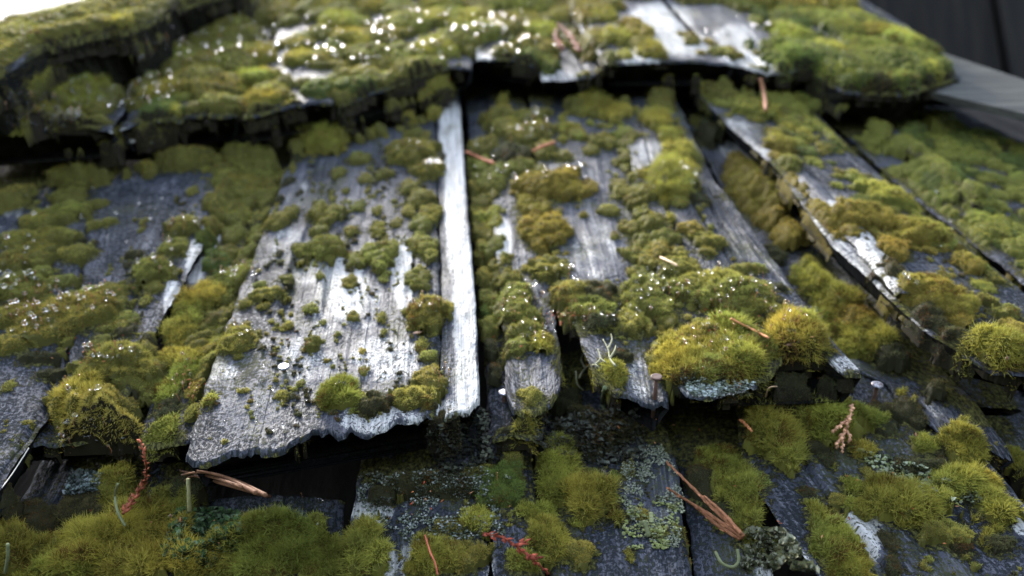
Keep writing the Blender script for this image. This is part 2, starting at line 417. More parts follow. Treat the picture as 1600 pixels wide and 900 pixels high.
shingle([(681, 140), (685, 300), (691, 480), (686, 660)], [(717, 138), (729, 300), (743, 470), (750, 622)],
        butt=[(693, 655), (712, 648), (735, 645)], h=hB + .001, lift=.006, th=.017, seed=15, cell=.0006, rag=.0012, label='narrow nearly white shingle strip', wornadd=.16, ridge=.3, cup=.0003, es=.25)
shingle([(722, 60), (735, 250), (760, 560), (770, 690)], [(785, 60), (800, 250), (835, 560), (850, 690)], h=hB - .010, th=.008, seed=16, cell=.0012)
shingle([(765, 160), (768, 330), (785, 480), (790, 600)], [(822, 160), (840, 330), (868, 500), (880, 590)],
        butt=[(798, 630), (815, 652), (838, 655), (862, 640), (876, 615)], h=hB - .003, th=.015, lift=.002, seed=17, cell=.0008, label='narrow grey shingle with a rounded end beside the white strip')
shingle([(826, 150), (848, 330), (895, 500), (935, 590)], [(960, 150), (1000, 330), (1034, 480), (1042, 630)],
        butt=[(960, 618), (985, 628), (1020, 640)], h=hB, th=.015, lift=.004, seed=18, cell=.0008, label='silver grooved shingle ending in a tapered tongue')
shingle([(963, 150), (1003, 330), (1040, 480), (1055, 590)], [(1055, 150), (1120, 285), (1200, 390), (1262, 480), (1346, 584)],
        butt=[(1070, 612), (1110, 622), (1160, 618), (1200, 590), (1225, 560), (1290, 560), (1320, 588)], h=hB + .004, th=.016, lift=.004, seed=19, cell=.0009, label='wide grey shingle under the large moss slab')
shingle([(1040, 130), (1150, 330), (1250, 560), (1290, 640)], [(1180, 130), (1330, 330), (1530, 560), (1600, 640)], h=hB - .008, lift=-.018, th=.004, seed=20, cell=.0012)
shingle([(1085, 140), (1150, 205), (1215, 262), (1297, 375), (1400, 470), (1440, 508), (1512, 556)], [(1240, 140), (1320, 220), (1420, 310), (1560, 420), (1700, 540), (1800, 620)],
        butt=[(1560, 585), (1650, 600)], h=hB + .010, th=.014, roll=-.005, lift=.002, es=.4, seed=21, cell=.0011, label='tilted shingle with a raised bright left edge on the right')
shingle([(1245, 280), (1276, 315), (1330, 375), (1398, 458)], [(1262, 270), (1310, 315), (1372, 375), (1425, 462)], h=hB + .016, th=.005, seed=22, cell=.0008, wornadd=.3, label='thin bright sliver split along the raised edge', ridge=.6)
shingle([(1245, 140), (1420, 300), (1600, 440), (1800, 590)], [(1460, 150), (1760, 300), (1980, 430), (2200, 560)], h=hB - .005, th=.010, seed=23, cell=.0014)
shingle([(1445, 255), (1465, 270), (1528, 310)], [(1470, 250), (1495, 268), (1545, 305)], h=hB + .004, th=.005, seed=24, cell=.001, label='short dark splinter on the green moss sheet')
# --- upper course
def cshingle(L, R, **k): return shingle(L, R, **k)
cshingle([(-330, 60), (-420, 180)], [(60, 60), (-60, 215)], h=hC + .004, th=.02, seed=31, cell=.003)
cshingle([(75, 60), (-55, 215)], [(262, 60), (175, 200)], h=hC + .002, th=.022, seed=32, cell=.003, butt=[(60, 205), (120, 195)])
cshingle([(240, 85), (150, 225)], [(330, 85), (240, 222)], h=hC - .014, th=.014, seed=33, cell=.0025, label='grey broken shingle end in the dark left overhang')
cshingle([(300, -30), (268, 60), (190, 195)], [(445, -30), (420, 60), (370, 178)], h=hC, th=.02, seed=34, cell=.0025, butt=[(250, 188), (310, 186)])
cshingle([(452, -30), (428, 60), (382, 180)], [(560, -30), (545, 60), (520, 160)], h=hC + .003, th=.02, seed=35, cell=.0025)
cshingle([(566, -30), (552, 60), (530, 165)], [(725, -30), (735, 50), (738, 105)], h=hC, th=.018, seed=36, cell=.0022, butt=[(570, 150), (620, 135), (680, 112)])
cshingle([(728, -30), (742, 50), (745, 92)], [(790, -30), (815, 50), (835, 100)], h=hC + .002, th=.018, seed=37, cell=.0022)
cshingle([(795, -30), (820, 50), (846, 122)], [(860, -30), (905, 50), (948, 115)], h=hC - .006, th=.016, seed=38, cell=.002, butt=[(880, 128), (920, 122)], label='pale chipped shingle end above the dark slot')
cshingle([(866, -30), (910, 50), (945, 98)], [(1005, -30), (1080, 50), (1150, 98)], h=hC + .006, th=.02, seed=39, cell=.002, butt=[(1010, 100), (1080, 96)], label='pale worn shingle near the top')
cshingle([(1012, -30), (1086, 50), (1130, 90)], [(1110, -30), (1200, 40), (1290, 100)], h=hC + .002, th=.02, seed=40, cell=.002, butt=[(1170, 108), (1230, 118)])
cshingle([(1118, -30), (1206, 40), (1262, 110)], [(1300, -30), (1420, 40), (1500, 120)], h=hC, th=.025, seed=41, cell=.0025, butt=[(1320, 140), (1420, 150)], label='mossy corner shingle at the upper right edge')
# --- top course (sky side)
cshingle([(66, -12), (-240, 150)], [(330, -80), (255, 22)], h=hD, th=.045, seed=51, cell=.004, butt=[(-80, 130), (0, 112), (60, 76), (130, 58), (200, 44)], label='uppermost overhanging shingle against the white sky')
cshingle([(335, -90), (262, 18)], [(430, -90), (390, -16)], h=hD - .012, th=.03, seed=52, cell=.004, butt=[(320, 4)])
cshingle([(425, -130), (385, -62)], [(790, -130), (808, -64)], h=hD - .012, th=.02, seed=53, cell=.005)
cshingle([(795, -130), (814, -64)], [(1100, -130), (1220, -62)], h=hD - .012, th=.02, seed=54, cell=.005)

BV = BVHTree.FromPolygons(np.concatenate(ALLV).tolist(), ALLF)
def ray(px, py):
    d = (np.array([px - 800, 450 - py, -FPX]) @ R3.T); d /= np.linalg.norm(d)
    loc, nrm, i, dist = BV.ray_cast(Vector(CAM), Vector(d), 4.0)
    if loc is None: return pix(px, py, -.03)
    return np.array(loc)
# height map of the bare roof
HU0, HU1, HV0, HV1, HC = -1.0, 1.5, .12, 1.75, .004
hu = np.arange(HU0, HU1, HC); hv = np.arange(HV0, HV1, HC)
HM = np.full((len(hv), len(hu)), -.055)
dn = Vector((0, 0, -1))
for a, v in enumerate(hv):
    # only the width the lens and its neighbourhood can see
    w = .75 * (v + .25)
    for b in np.nonzero((hu > -w) & (hu < w * 1.1))[0]:
        r = BV.ray_cast(Vector((hu[b], v, .5)), dn, 1.0)
        if r[0] is not None: HM[a, b] = r[0].z
def _sh(A, f):
    q = np.pad(A, 1, mode='edge'); return f([q[i:i + A.shape[0], j:j + A.shape[1]] for i in range(3) for j in range(3)], axis=0)
HM = _sh(_sh(HM, np.max), np.min)        # moss bridges the thin cracks
def H0(u, v):
    x = np.clip((u - HU0) / HC, 0, len(hu) - 1.001); y = np.clip((v - HV0) / HC, 0, len(hv) - 1.001)
    i = x.astype(int); j = y.astype(int); fx = x - i; fy = y - j
    return (HM[j, i] * (1 - fx) + HM[j, i + 1] * fx) * (1 - fy) + (HM[j + 1, i] * (1 - fx) + HM[j + 1, i + 1] * fx) * fy

_p = np.pad(HM, 2, mode='edge'); HB = sum(_p[i:i + HM.shape[0], j:j + HM.shape[1]] for i in range(5) for j in range(5)) / 25
def sampler(A):
    def f(u, v):
        x = np.clip((u - HU0) / HC, 0, len(hu) - 1.001); y = np.clip((v - HV0) / HC, 0, len(hv) - 1.001)
        i = x.astype(int); j = y.astype(int); fx = x - i; fy = y - j
        return (A[j, i] * (1 - fx) + A[j, i + 1] * fx) * (1 - fy) + (A[j + 1, i] * (1 - fx) + A[j + 1, i + 1] * fx) * fy
    return f
H1 = sampler(HB)
# ------------------------------------------------------------------ moss
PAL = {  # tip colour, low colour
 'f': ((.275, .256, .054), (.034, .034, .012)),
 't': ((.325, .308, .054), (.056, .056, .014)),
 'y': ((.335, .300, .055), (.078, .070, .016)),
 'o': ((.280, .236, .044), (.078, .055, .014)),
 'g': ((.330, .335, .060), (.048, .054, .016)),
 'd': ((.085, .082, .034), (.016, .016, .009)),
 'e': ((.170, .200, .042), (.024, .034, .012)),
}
class Acc:
    def __init__(s): s.V = []; s.F = []; s.C = []; s.n = 0
    def add(s, V, F, C):
        if len(V) == 0: return
        s.V.append(V); s.F.append(F + s.n); s.C.append(C); s.n += len(V)
    def mesh(s, name, smooth=True):
        V = np.concatenate(s.V)
        return mesh_from(name, V, s.F, {'tint': np.concatenate(s.C)}, smooth)
MV, MF, MN = [], [], 0            # mounds, for later ray casts
def blades(acc, P, D, Ln, Wd, tip, low, seg, rs):
    n = len(P)
    if n == 0: return
    r = rs.normal(size=(n, 3)); Sd = np.cross(D, r); Sd /= np.linalg.norm(Sd, axis=1)[:, None] + 1e-9
    bend = rs.normal(size=(n, 3)) * .22; bend[:, 1] -= .10
    w = (Wd / 2)[:, None] * Sd
    if seg == 2:
        m = P + D * (Ln * .5)[:, None]; t = P + (D + bend) * Ln[:, None]
        V = np.stack([P - w * .8, P + w * .8, m - w, m + w, t], 1).reshape(-1, 3)
        b = np.arange(n)[:, None] * 5
        F = np.concatenate([b + np.array([0, 1, 3]), b + np.array([0, 3, 2]), b + np.array([2, 3, 4])])
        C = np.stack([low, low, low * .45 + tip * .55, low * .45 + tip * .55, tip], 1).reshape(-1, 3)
    else:
        t = P + (D + bend * .8) * Ln[:, None]
        V = np.stack([P - w, P + w, t], 1).reshape(-1, 3)
        F = np.arange(n)[:, None] * 3 + np.array([0, 1, 2])
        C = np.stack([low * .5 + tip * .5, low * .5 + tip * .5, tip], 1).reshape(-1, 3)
    acc.add(V, F, C)

NBL = 0
FG = np.zeros_like(HM); HUg, HVg = np.meshgrid(hu, hv)
def cushion(acc, px, py, rx, ry, kind='f', hk=.75, seed=0, dens=1.0, lump=.55, blade=1.0, record=True, wob=.65):
    global MN, NBL
    rs = np.random.RandomState(seed * 7 + 3)
    P = ray(px, py + ry * .4); Z = max(.2, float(depth(P))); s = FPX / Z
    dv = P - CAM; sin_t = abs(dv[2]) / np.linalg.norm(dv); cos_t = math.sqrt(1 - sin_t ** 2)
    bb = min(hk * .62 * rx * cos_t, .95 * ry, (.0078 if kind in 'fdgyoe' else .0088) * max(1, Z / .6) * s * cos_t * hk / .62); aa = (4 * ry * ry - bb * bb) / (4 * ry)
    aa = max(aa, .3 * ry)
    for dy in (0, -6, -12, -20, -30, 8, 16):
        P = ray(px, py + ry - aa + dy)
        if abs(float(H0(P[:1], P[1:2])[0]) - P[2]) < .006: break
    else: return
    Z = max(.2, float(depth(P))); s = FPX / Z
    Ru = rx / s; Rv = min(aa / (s * sin_t), 2.2 * Ru); H = bb / (s * cos_t); c0 = P
    u0, v0 = c0[0], c0[1]; zc = float(H0(np.array([u0]), np.array([v0]))[0]); zc = c0[2]
    lc = (.0050 if kind in 'fodeg' else .0078) * (max(1.0, Z / .55) ** .6) * lump / .55
    def hgt(u, v):
        x = (u - u0) / Ru; y = (v - v0) / Rv
        n1 = fbm(u / (Ru * .55) + seed, v / (Rv * .55), seed, 3) - .5
        r = np.sqrt(x * x + y * y) * (1 + n1 * 2 * wob)
        pf = sum((H0(u + a_, v + b_) < zc - .008) * 1.0 for a_, b_ in ((0, -.004), (0, -.008), (-.004, 0), (.004, 0))) / 4
        e = 1 - r * r - .45 * pf
        wl_ = worley(u / lc, v / lc * .8, seed + 1)
        lumpy = np.clip(1 - wl_ * wl_ * 1.35, 0, 1)
        hh = H * np.clip(e, 0, 1) ** .62 * (.58 + .40 * lumpy + .6 * n1) + np.clip(e * 3, 0, 1) * lumpy * min(lc * .42, H * .6)
        droop = np.clip((zc - H1(u, v) - .003) * .5, 0, .004)
        e2 = e - .45 * (vn(u * 330, v * 300, seed + 9) - .35) * np.clip(1.5 - e * 2, 0, 1) - .55 * (1 - lumpy) * np.clip(1.4 - e, .35, 1)     # small bays at the rim
        return np.where(e2 > 0, hh, -.002 + np.maximum(e2, -.25) * .008) - droop, e2
    fi = slice(max(0, int((v0 - 2 * Rv - .02 - HV0) / HC)), int((v0 + 2 * Rv + .02 - HV0) / HC)); fj = slice(max(0, int((u0 - 2 * Ru - .02 - HU0) / HC)), int((u0 + 2 * Ru + .02 - HU0) / HC))
    rr_ = np.sqrt(((HUg[fi, fj] - u0) / (Ru + .003)) ** 2 + ((HVg[fi, fj] - v0) / (Rv + .004)) ** 2)
    FG[fi, fj] = np.maximum(FG[fi, fj], np.clip(1.62 - rr_, 0, 1) * min(1, .35 + rx / 25) * (np.abs(HM[fi, fj] - zc) < .012))
    step = max(2.8 / s, Ru / 40)
    nx = int(np.clip(2.5 * Ru / step, 7, 70)); ny = int(np.clip(2.5 * Rv / (step * 1.3), 7, 70))
    gu = u0 + np.linspace(-1.25, 1.25, nx) * Ru; gv = v0 + np.linspace(-1.25, 1.25, ny) * Rv
    U, Vv = np.meshgrid(gu, gv); hh, e = hgt(U, Vv); base = np.maximum(H0(U, Vv), H1(U, Vv))
    base = np.clip(base, zc - .004, zc + .006)
    past = H0(U, Vv) < zc - .008
    Zz = np.where(past, zc - .007, base + hh)
    idx = np.arange(nx * ny).reshape(ny, nx)
    ok = (e > -.05)
    q = ok[:-1, :-1] | ok[1:, :-1] | ok[1:, 1:] | ok[:-1, 1:]
    q &= ~(past[:-1, :-1] & past[1:, :-1] & past[1:, 1:] & past[:-1, 1:])
    np_ = past[:-1, :-1] * 1 + past[1:, :-1] + past[1:, 1:] + past[:-1, 1:]; okn = (ok & ~past)
    q &= (np_ == 0) | okn[:-1, :-1] | okn[1:, :-1] | okn[1:, 1:] | okn[:-1, 1:]
    A = idx[:-1, :-1][q]; B = idx[:-1, 1:][q]; Cc = idx[1:, 1:][q]; D = idx[1:, :-1][q]
    F = np.concatenate([np.stack([A, B, Cc], -1), np.stack([A, Cc, D], -1)])
    if len(F) == 0: return
    GV = np.stack([U, Vv, Zz], -1).reshape(-1, 3)
    tip, low = map(np.array, PAL[kind])
    hue = 1 + .28 * (rs.rand() - .5)
    cn = fbm(U.ravel() * 90, Vv.ravel() * 90, seed + 40, 3)[:, None]
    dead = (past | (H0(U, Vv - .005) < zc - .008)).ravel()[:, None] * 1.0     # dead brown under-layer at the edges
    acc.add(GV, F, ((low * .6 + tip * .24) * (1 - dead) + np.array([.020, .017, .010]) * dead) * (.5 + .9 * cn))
    if record:
        MV.append(GV); MF.extend((F + MN).tolist()); MN += len(GV)
    # blades
    area = math.pi * rx * ry
    small = s < 2300
    n = int(area * 1.38 * dens * (1.15 if not small else .95))
    n = min(n, 26000)
    r = np.sqrt(rs.rand(n)) * 1.12; th = rs.rand(n) * 2 * math.pi
    u = u0 + r * np.cos(th) * Ru; v = v0 + r * np.sin(th) * Rv
    hb, eb = hgt(u, v); k = (eb > -.02) & (H0(u, v) > zc - .008)
    u, v, hb = u[k], v[k], hb[k]; n = len(u)
    if n == 0: return
    ep = .0006
    bh = np.maximum(H0(u, v), H1(u, v)); bh = np.clip(bh, zc - .004, zc + .006)
    gx = (hgt(u + ep, v)[0] - hb) / ep; gy = (hgt(u, v + ep)[0] - hb) / ep
    gl = np.sqrt(gx * gx + gy * gy); f = np.minimum(gl, 2.2) / (gl + 1e-6)
    Nn = np.stack([-gx * f, -gy * f, np.ones(n)], -1); Nn /= np.linalg.norm(Nn, axis=1)[:, None]
    D = Nn + rs.normal(size=(n, 3)) * (.42 if kind in 'ty' else .5); D[:, 2] = np.abs(D[:, 2]) * .9 + .05
    cs = 260 if kind in 'ty' else 420
    D[:, 0] += (vn(u * cs, v * cs, seed + 70) - .5) * 1.7; D[:, 1] += (vn(u * cs, v * cs, seed + 71) - .5) * 1.7
    lip = np.clip((zc - H1(u, v) - .002) / .008, 0, 1); D[:, 1] -= 1.1 * lip; D[:, 2] -= .45 * lip
    D /= np.linalg.norm(D, axis=1)[:, None]
    mm = .001 * blade * (max(1.0, Z / .5) ** .55)
    if kind in 'ty': Ln = mm * (2.6 + 3.2 * rs.rand(n)); Wd = mm * (.19 + .14 * rs.rand(n))
    else: Ln = mm * (1.1 + 1.5 * rs.rand(n)); Wd = mm * (.22 + .16 * rs.rand(n))
    Ln = Ln * np.clip(H / .006, .5, 1)
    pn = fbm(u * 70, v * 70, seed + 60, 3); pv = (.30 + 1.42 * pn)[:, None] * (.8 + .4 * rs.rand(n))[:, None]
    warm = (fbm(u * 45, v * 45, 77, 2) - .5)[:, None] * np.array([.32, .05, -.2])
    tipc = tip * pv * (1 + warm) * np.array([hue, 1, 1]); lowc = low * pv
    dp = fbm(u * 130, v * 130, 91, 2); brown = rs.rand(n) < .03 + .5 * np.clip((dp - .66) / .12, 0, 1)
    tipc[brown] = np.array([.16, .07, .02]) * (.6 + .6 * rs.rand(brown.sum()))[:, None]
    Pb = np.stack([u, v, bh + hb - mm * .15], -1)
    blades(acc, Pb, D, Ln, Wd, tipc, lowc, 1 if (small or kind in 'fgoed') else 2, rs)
    NBL += n
    return c0, H

# prominent cushions: x y rx ry kind hk label
SATS = []
NAMED = [
 (146, 696, 68, 46, 'f', 1.5, 'round moss cushion beaded with dew beside the reddish sprig'),
 (128, 622, 38, 24, 't', .8, 'loose moss tuft just above the round dewy cushion'),
 (182, 568, 58, 26, 'f', .7, 'low moss cushion above the round dewy one, at the left shingle end'),
 (100, 500, 92, 32, 'f', .6, 'long moss bank crossing the left shingle with reddish dewy stalks'),
 (34, 452, 46, 22, 'f', .6, 'moss pad at the left border above the long moss bank'),
 (241, 424, 34, 18, 'f', .8, 'small moss cushion left of the pale worn edge'),
 (286, 357, 26, 15, 'f', .9, 'topmost dewy moss button left of the pale worn edge'),
 (374, 446, 42, 26, 'f', .6, 'moss cushion on the left margin of the large silver shingle'),
 (370, 532, 36, 20, 'f', .6, 'curved moss cushion low on the left margin of the large silver shingle'),
 (320, 626, 20, 14, 't', .5, 'pale moss tuft near the lower left corner of the large silver shingle'),
 (450, 802, 66, 48, 't', .9, 'big spiky moss tuft below the black hollow'),
 (216, 822, 48, 36, 't', .8, 'spiky moss tuft at the foot of the reddish sprig'),
 (155, 862, 58, 42, 't', .8, 'yellow green moss tuft at the bottom left, right of the bottom corner tuft'),
 (30, 872, 42, 30, 't', .8, 'moss tuft in the bottom left corner'),
 (548, 856, 56, 42, 't', .8, 'round moss tuft at the bottom beside the pale shingle end'),
 (642, 240, 40, 20, 'f', .8, 'flat moss cushion left of the top of the white strip'),
 (671, 268, 21, 14, 'f', .9, 'small dark moss ball directly beside the white strip'),
 (505, 389, 36, 17, 'f', .6, 'elongated moss patch in the middle of the large silver shingle'),
 (595, 402, 30, 24, 'f', .6, 'moss clump between two bare streaks of the large silver shingle'),
 (668, 492, 34, 26, 'f', 1.0, 'plump moss cushion touching the white strip'),
 (490, 540, 17, 13, 'f', .9, 'little moss ball below the middle of the large silver shingle'),
 (672, 596, 24, 22, 'f', .7, 'moss clump low against the white strip'),
 (530, 622, 30, 26, 't', .8, 'yellow moss tuft at the butt of the large silver shingle'),
 (586, 634, 28, 17, 'd', .7, 'dark moss tuft on the pale butt of the large silver shingle'),
 (646, 624, 34, 16, 'f', .6, 'moss pad between the dark tuft and the white strip'),
 (788, 764, 40, 28, 'e', .7, 'bright green feathery moss cushion below the leaning flat nail'),
 (872, 766, 32, 34, 't', .8, 'spiky moss tuft, upper one of the pair on the dark shingle'),
 (922, 788, 42, 32, 't', .85, 'spiky moss tuft, lower right one of the pair on the dark shingle'),
 (880, 722, 26, 26, 't', .7, 'small moss tuft above the pair of spiky tufts'),
 (856, 848, 28, 36, 't', .7, 'moss tuft above the bottom edge right of the red twig'),
 (905, 866, 24, 20, 'f', .8, 'small moss ball at the bottom between two grey shingles'),
 (860, 392, 30, 22, 'o', .9, 'golden moss cushion at the foot of the mossy ridge between shingles'),
 (858, 290, 56, 24, 'o', .7, 'wide golden moss cushion in the upper middle'),
 (1050, 282, 44, 32, 'y', .75, 'bright golden moss mound right of the upper middle'),
 (910, 546, 48, 42, 't', .8, 'shaggy moss cushion with pale branching lichen'),
 (952, 586, 24, 28, 't', .7, 'small shaggy moss tuft hanging beside the tapered tongue'),
 (1002, 474, 44, 38, 'f', .6, 'moss cushion on the tapered silver shingle, left of the large slab'),
 (1120, 558, 86, 48, 't', .30, 'large mossy slab beaded with dew hanging over the butt end'),
 (1138, 462, 86, 40, 'f', .6, 'broad moss pad on the wide grey shingle above the slab'),
 (1248, 532, 54, 36, 't', .55, 'dewy moss mound at the right end of the wide grey shingle'),
 (1182, 292, 42, 32, 'o', .8, 'golden brown moss cushion in the channel on the right'),
 (1245, 332, 38, 26, 'o', .6, 'middle golden brown moss ball in the right channel'),
 (1278, 362, 36, 24, 'o', .5, 'lowest golden brown moss ball beside the bright split edge'),
 (1216, 228, 24, 15, 'o', .9, 'small golden moss button above the right channel'),
 (1350, 340, 58, 24, 'o', .6, 'ochre moss ridge right of the bright sliver'),
 (1440, 366, 52, 22, 'o', .7, 'ochre moss ridge on the tilted right shingle'),
 (1512, 412, 22, 16, 'o', .9, 'round ochre moss ball on the tilted right shingle'),
 (1446, 462, 54, 26, 'o', .7, 'ochre moss strip below the bright sliver end'),
 (1556, 578, 56, 46, 't', .95, 'big dark green spiky moss cushion at the right border'),
 (1110, 712, 44, 44, 't', .8, 'tall yellow green moss tuft left in the gap under the wide shingle'),
 (1208, 688, 42, 46, 't', .8, 'tall yellow green moss tuft right in the gap under the wide shingle'),
 (1156, 788, 34, 44, 't', .7, 'moss tuft beside the brown forked sprig'),
 (1282, 664, 42, 24, 't', .7, 'dark moss tuft left of the pinkish sprig'),
 (1404, 790, 70, 30, 't', .5, 'long moss bank on the broad ridged shingle'),
 (1498, 757, 42, 19, 't', .7, 'moss tuft above the long bank at the right'),
 (1552, 798, 32, 24, 't', .8, 'rounded moss tuft right of the long bank'),
 (1505, 692, 26, 22, 't', .8, 'small round moss tuft on the lower right shingle'),
 (1304, 862, 34, 42, 't', .7, 'moss tuft along the white bare strip at the bottom'),
 (1300, 112, 84, 52, 'e', .8, 'bushy moss clump hanging from the upper right corner shingle, left half'),
 (1412, 108, 66, 56, 'e', .8, 'bushy moss clump hanging from the upper right corner shingle, right half'),
 (660, 118, 60, 20, 'f', .9, 'hanging moss cushion at the upper shingle end left of the dark slot'),
]
for i, (x, y, rx, ry, k, hk, lab) in enumerate(NAMED):
    sr = random.Random(i)
    for q in range(int(5 + rx / 6)):
        th_ = sr.uniform(0, 6.28); dd = sr.uniform(.75, 1.2); rr_ = min(rx, 50) * sr.uniform(.12, .30)
        SATS.append((x + math.cos(th_) * rx * dd, y + ry * .15 + math.sin(th_) * ry * dd, rr_, rr_ * sr.uniform(.5, .8), k if sr.random() < .7 else 'd'))
    acc = Acc(); r = cushion(acc, x, y, rx, ry, k, hk, seed=100 + i)
    if acc.n == 0: continue
    c0 = r[0] if r else ray(x, y)
    o = link('moss_cushion', acc.mesh('moss_cushion'), MOSS, base=tuple(c0))
    tag(o, lab, 'moss', 'moss cushions on the roof')

# minor patches, joined into ground cover by area: x y rx ry kind
def cover(label, items, hk=.6, seed=0, **kw):
    acc = Acc()
    for i, it in enumerate(items):
        x, y, rx, ry = it[:4]; k = it[4] if len(it) > 4 else 'f'
        cushion(acc, x, y, rx, ry, k, hk, seed=seed + i, **kw)
    o = link('moss_cover', acc.mesh('moss_cover'), MOSS); tag(o, label, 'moss', kind='stuff'); return o

SAT = []
def inpoly(x, y, poly):
    c = False; n = len(poly)
    for i in range(n):
        x1, y1 = poly[i]; x2, y2 = poly[(i + 1) % n]
        if (y1 > y) != (y2 > y) and x < (x2 - x1) * (y - y1) / (y2 - y1 + 1e-9) + x1: c = not c
    return c
def scatter(poly, n, r0, r1, kinds, excl=(), asp=.62, seed=0, noise=0.0, fr=60, keep=.5, clus=0):
    rs = random.Random(seed); out = []; xs = [p[0] for p in poly]; ys = [p[1] for p in poly]; tries = 0
    while len(out) < n and tries < n * 30:
        tries += 1; x = rs.uniform(min(xs), max(xs)); y = rs.uniform(min(ys), max(ys))
        if not inpoly(x, y, poly): continue
        if any(((x - a) / c) ** 2 + ((y - b) / d) ** 2 < 1 for a, b, c, d in excl): continue
        if noise and float(fbm(np.array([x / fr]), np.array([y / fr]), seed + 5, 2)[0]) < keep: continue
        r = r0 + (r1 - r0) * rs.random() ** 2; a = asp * rs.uniform(.75, 1.25)
        kk = rs.choice(kinds); out.append((x, y, r, r * a, kk))
        if clus:
            for q in range(rs.randint(0, clus)):
                x += rs.uniform(-1.6, 1.6) * r; y += rs.uniform(-.3, 2.2) * r; out.append((x, y, r * rs.uniform(.4, 1.1), r * a * rs.uniform(.4, 1.1), kk))
    return out

cover('ragged little moss lumps round the rims of the larger cushions', SATS, seed=5000, hk=.6)
# lower left
cover('spiky moss filling the bottom left below the large shingle', [
 (75, 870, 30, 28, 't'), (250, 862, 48, 34, 't'), (256, 808, 34, 24, 't'), (184, 766, 30, 24, 't'), (252, 694, 28, 36, 't'), (268, 738, 24, 26, 'd'),
 (300, 770, 30, 22, 'd'), (330, 830, 40, 30, 'd'), (366, 872, 42, 30, 't'), (400, 830, 34, 24, 't'), (430, 862, 60, 34, 't'), (498, 870, 30, 34, 't'), (480, 800, 36, 32, 't'),
 (570, 890, 36, 18, 'd'), (55, 770, 48, 34, 'f'), (90, 735, 50, 34, 'd'), (150, 745, 50, 30, 'd'), (20, 790, 22, 16, 'd'), (120, 800, 40, 20, 'd'), (60, 820, 30, 20, 'd'), (300, 890, 50, 20, 't'),
 (110, 895, 50, 18, 't'), (210, 892, 50, 18, 'y'), (400, 895, 50, 18, 't'), (210, 634, 24, 18), (198, 658, 16, 12), (170, 640, 14, 10), (262, 640, 18, 30, 'd'), (240, 600, 14, 20), (285, 800, 24, 18, 't')], seed=1100)
cover('thin dark moss and tufts on the lower middle shingles', [
 (680, 872, 44, 28, 't'), (722, 872, 48, 26, 'f'), (741, 820, 26, 18, 't'), (702, 826, 32, 14, 'f'), (566, 775, 22, 12, 'f'), (640, 760, 40, 10, 'd'), (700, 760, 50, 12, 'd'), (752, 664, 20, 26, 't'),
 (752, 622, 10, 18, 't'), (700, 700, 40, 26, 'd'), (760, 700, 20, 14, 'd'), (748, 740, 20, 10, 'f'), (826, 690, 22, 14, 't'), (862, 700, 30, 16, 't'), (836, 626, 20, 16, 'f'), (826, 802, 20, 14, 't'), (820, 880, 30, 16, 't'),
 (930, 670, 56, 30, 'd'), (960, 640, 50, 20, 'd'), (880, 650, 30, 20, 'd'), (1024, 706, 16, 22, 't'), (1002, 806, 12, 9), (1060, 830, 14, 13), (1032, 834, 16, 9), (980, 740, 10, 8), (960, 745, 10, 8),
 (982, 868, 8, 14), (650, 890, 20, 12, 't'), (600, 770, 20, 8, 'd'), (850, 810, 20, 14, 't'), (1010, 690, 30, 14, 'd'), (790, 700, 14, 10, 'd'), (800, 730, 14, 8, 'f'), (920, 740, 14, 8, 'f')], seed=1200, hk=.5)
cover('moss growing down the gap and over the lower right shingles', [
 (1075, 665, 24, 22, 'd'), (1128, 745, 36, 32, 't'), (1165, 830, 24, 30, 't'), (1165, 680, 36, 32, 't'), (1190, 752, 14, 12), (1130, 800, 26, 26, 'd'), (1100, 770, 26, 26, 'd'), (1346, 662, 40, 14, 't'), (1382, 672, 18, 10, 'd'),
 (1372, 640, 20, 10, 'd'), (1420, 652, 20, 20, 'd'), (1448, 698, 22, 13, 't'), (1350, 706, 20, 12, 'y'), (1332, 762, 16, 13, 't'), (1280, 806, 16, 18, 't'), (1305, 790, 20, 8, 'f'), (1390, 850, 12, 16, 'd'), (1396, 884, 12, 14, 'd'),
 (1536, 750, 30, 13, 't'), (1588, 738, 24, 22, 't'), (1470, 836, 44, 18, 'f'), (1450, 730, 30, 10, 'd'), (1325, 892, 30, 12, 'y'), (1556, 655, 18, 12, 'd'), (1596, 690, 20, 14, 'e'), (1190, 860, 20, 14, 'f'), (1270, 700, 26, 14, 'd'),
 (1260, 770, 12, 8, 'd'), (1290, 720, 12, 10, 'd'), (1420, 730, 24, 10, 'd'), (1500, 860, 20, 8, 'd'), (1560, 850, 26, 10, 'd'), (1354, 740, 10, 8), (1340, 885, 24, 16, 't'), (1590, 640, 24, 16, 'd'), (1240, 640, 40, 18, 'd'), (1200, 640, 30, 18, 'd'), (1460, 620, 16, 10, 'd')], seed=1300, hk=.5)
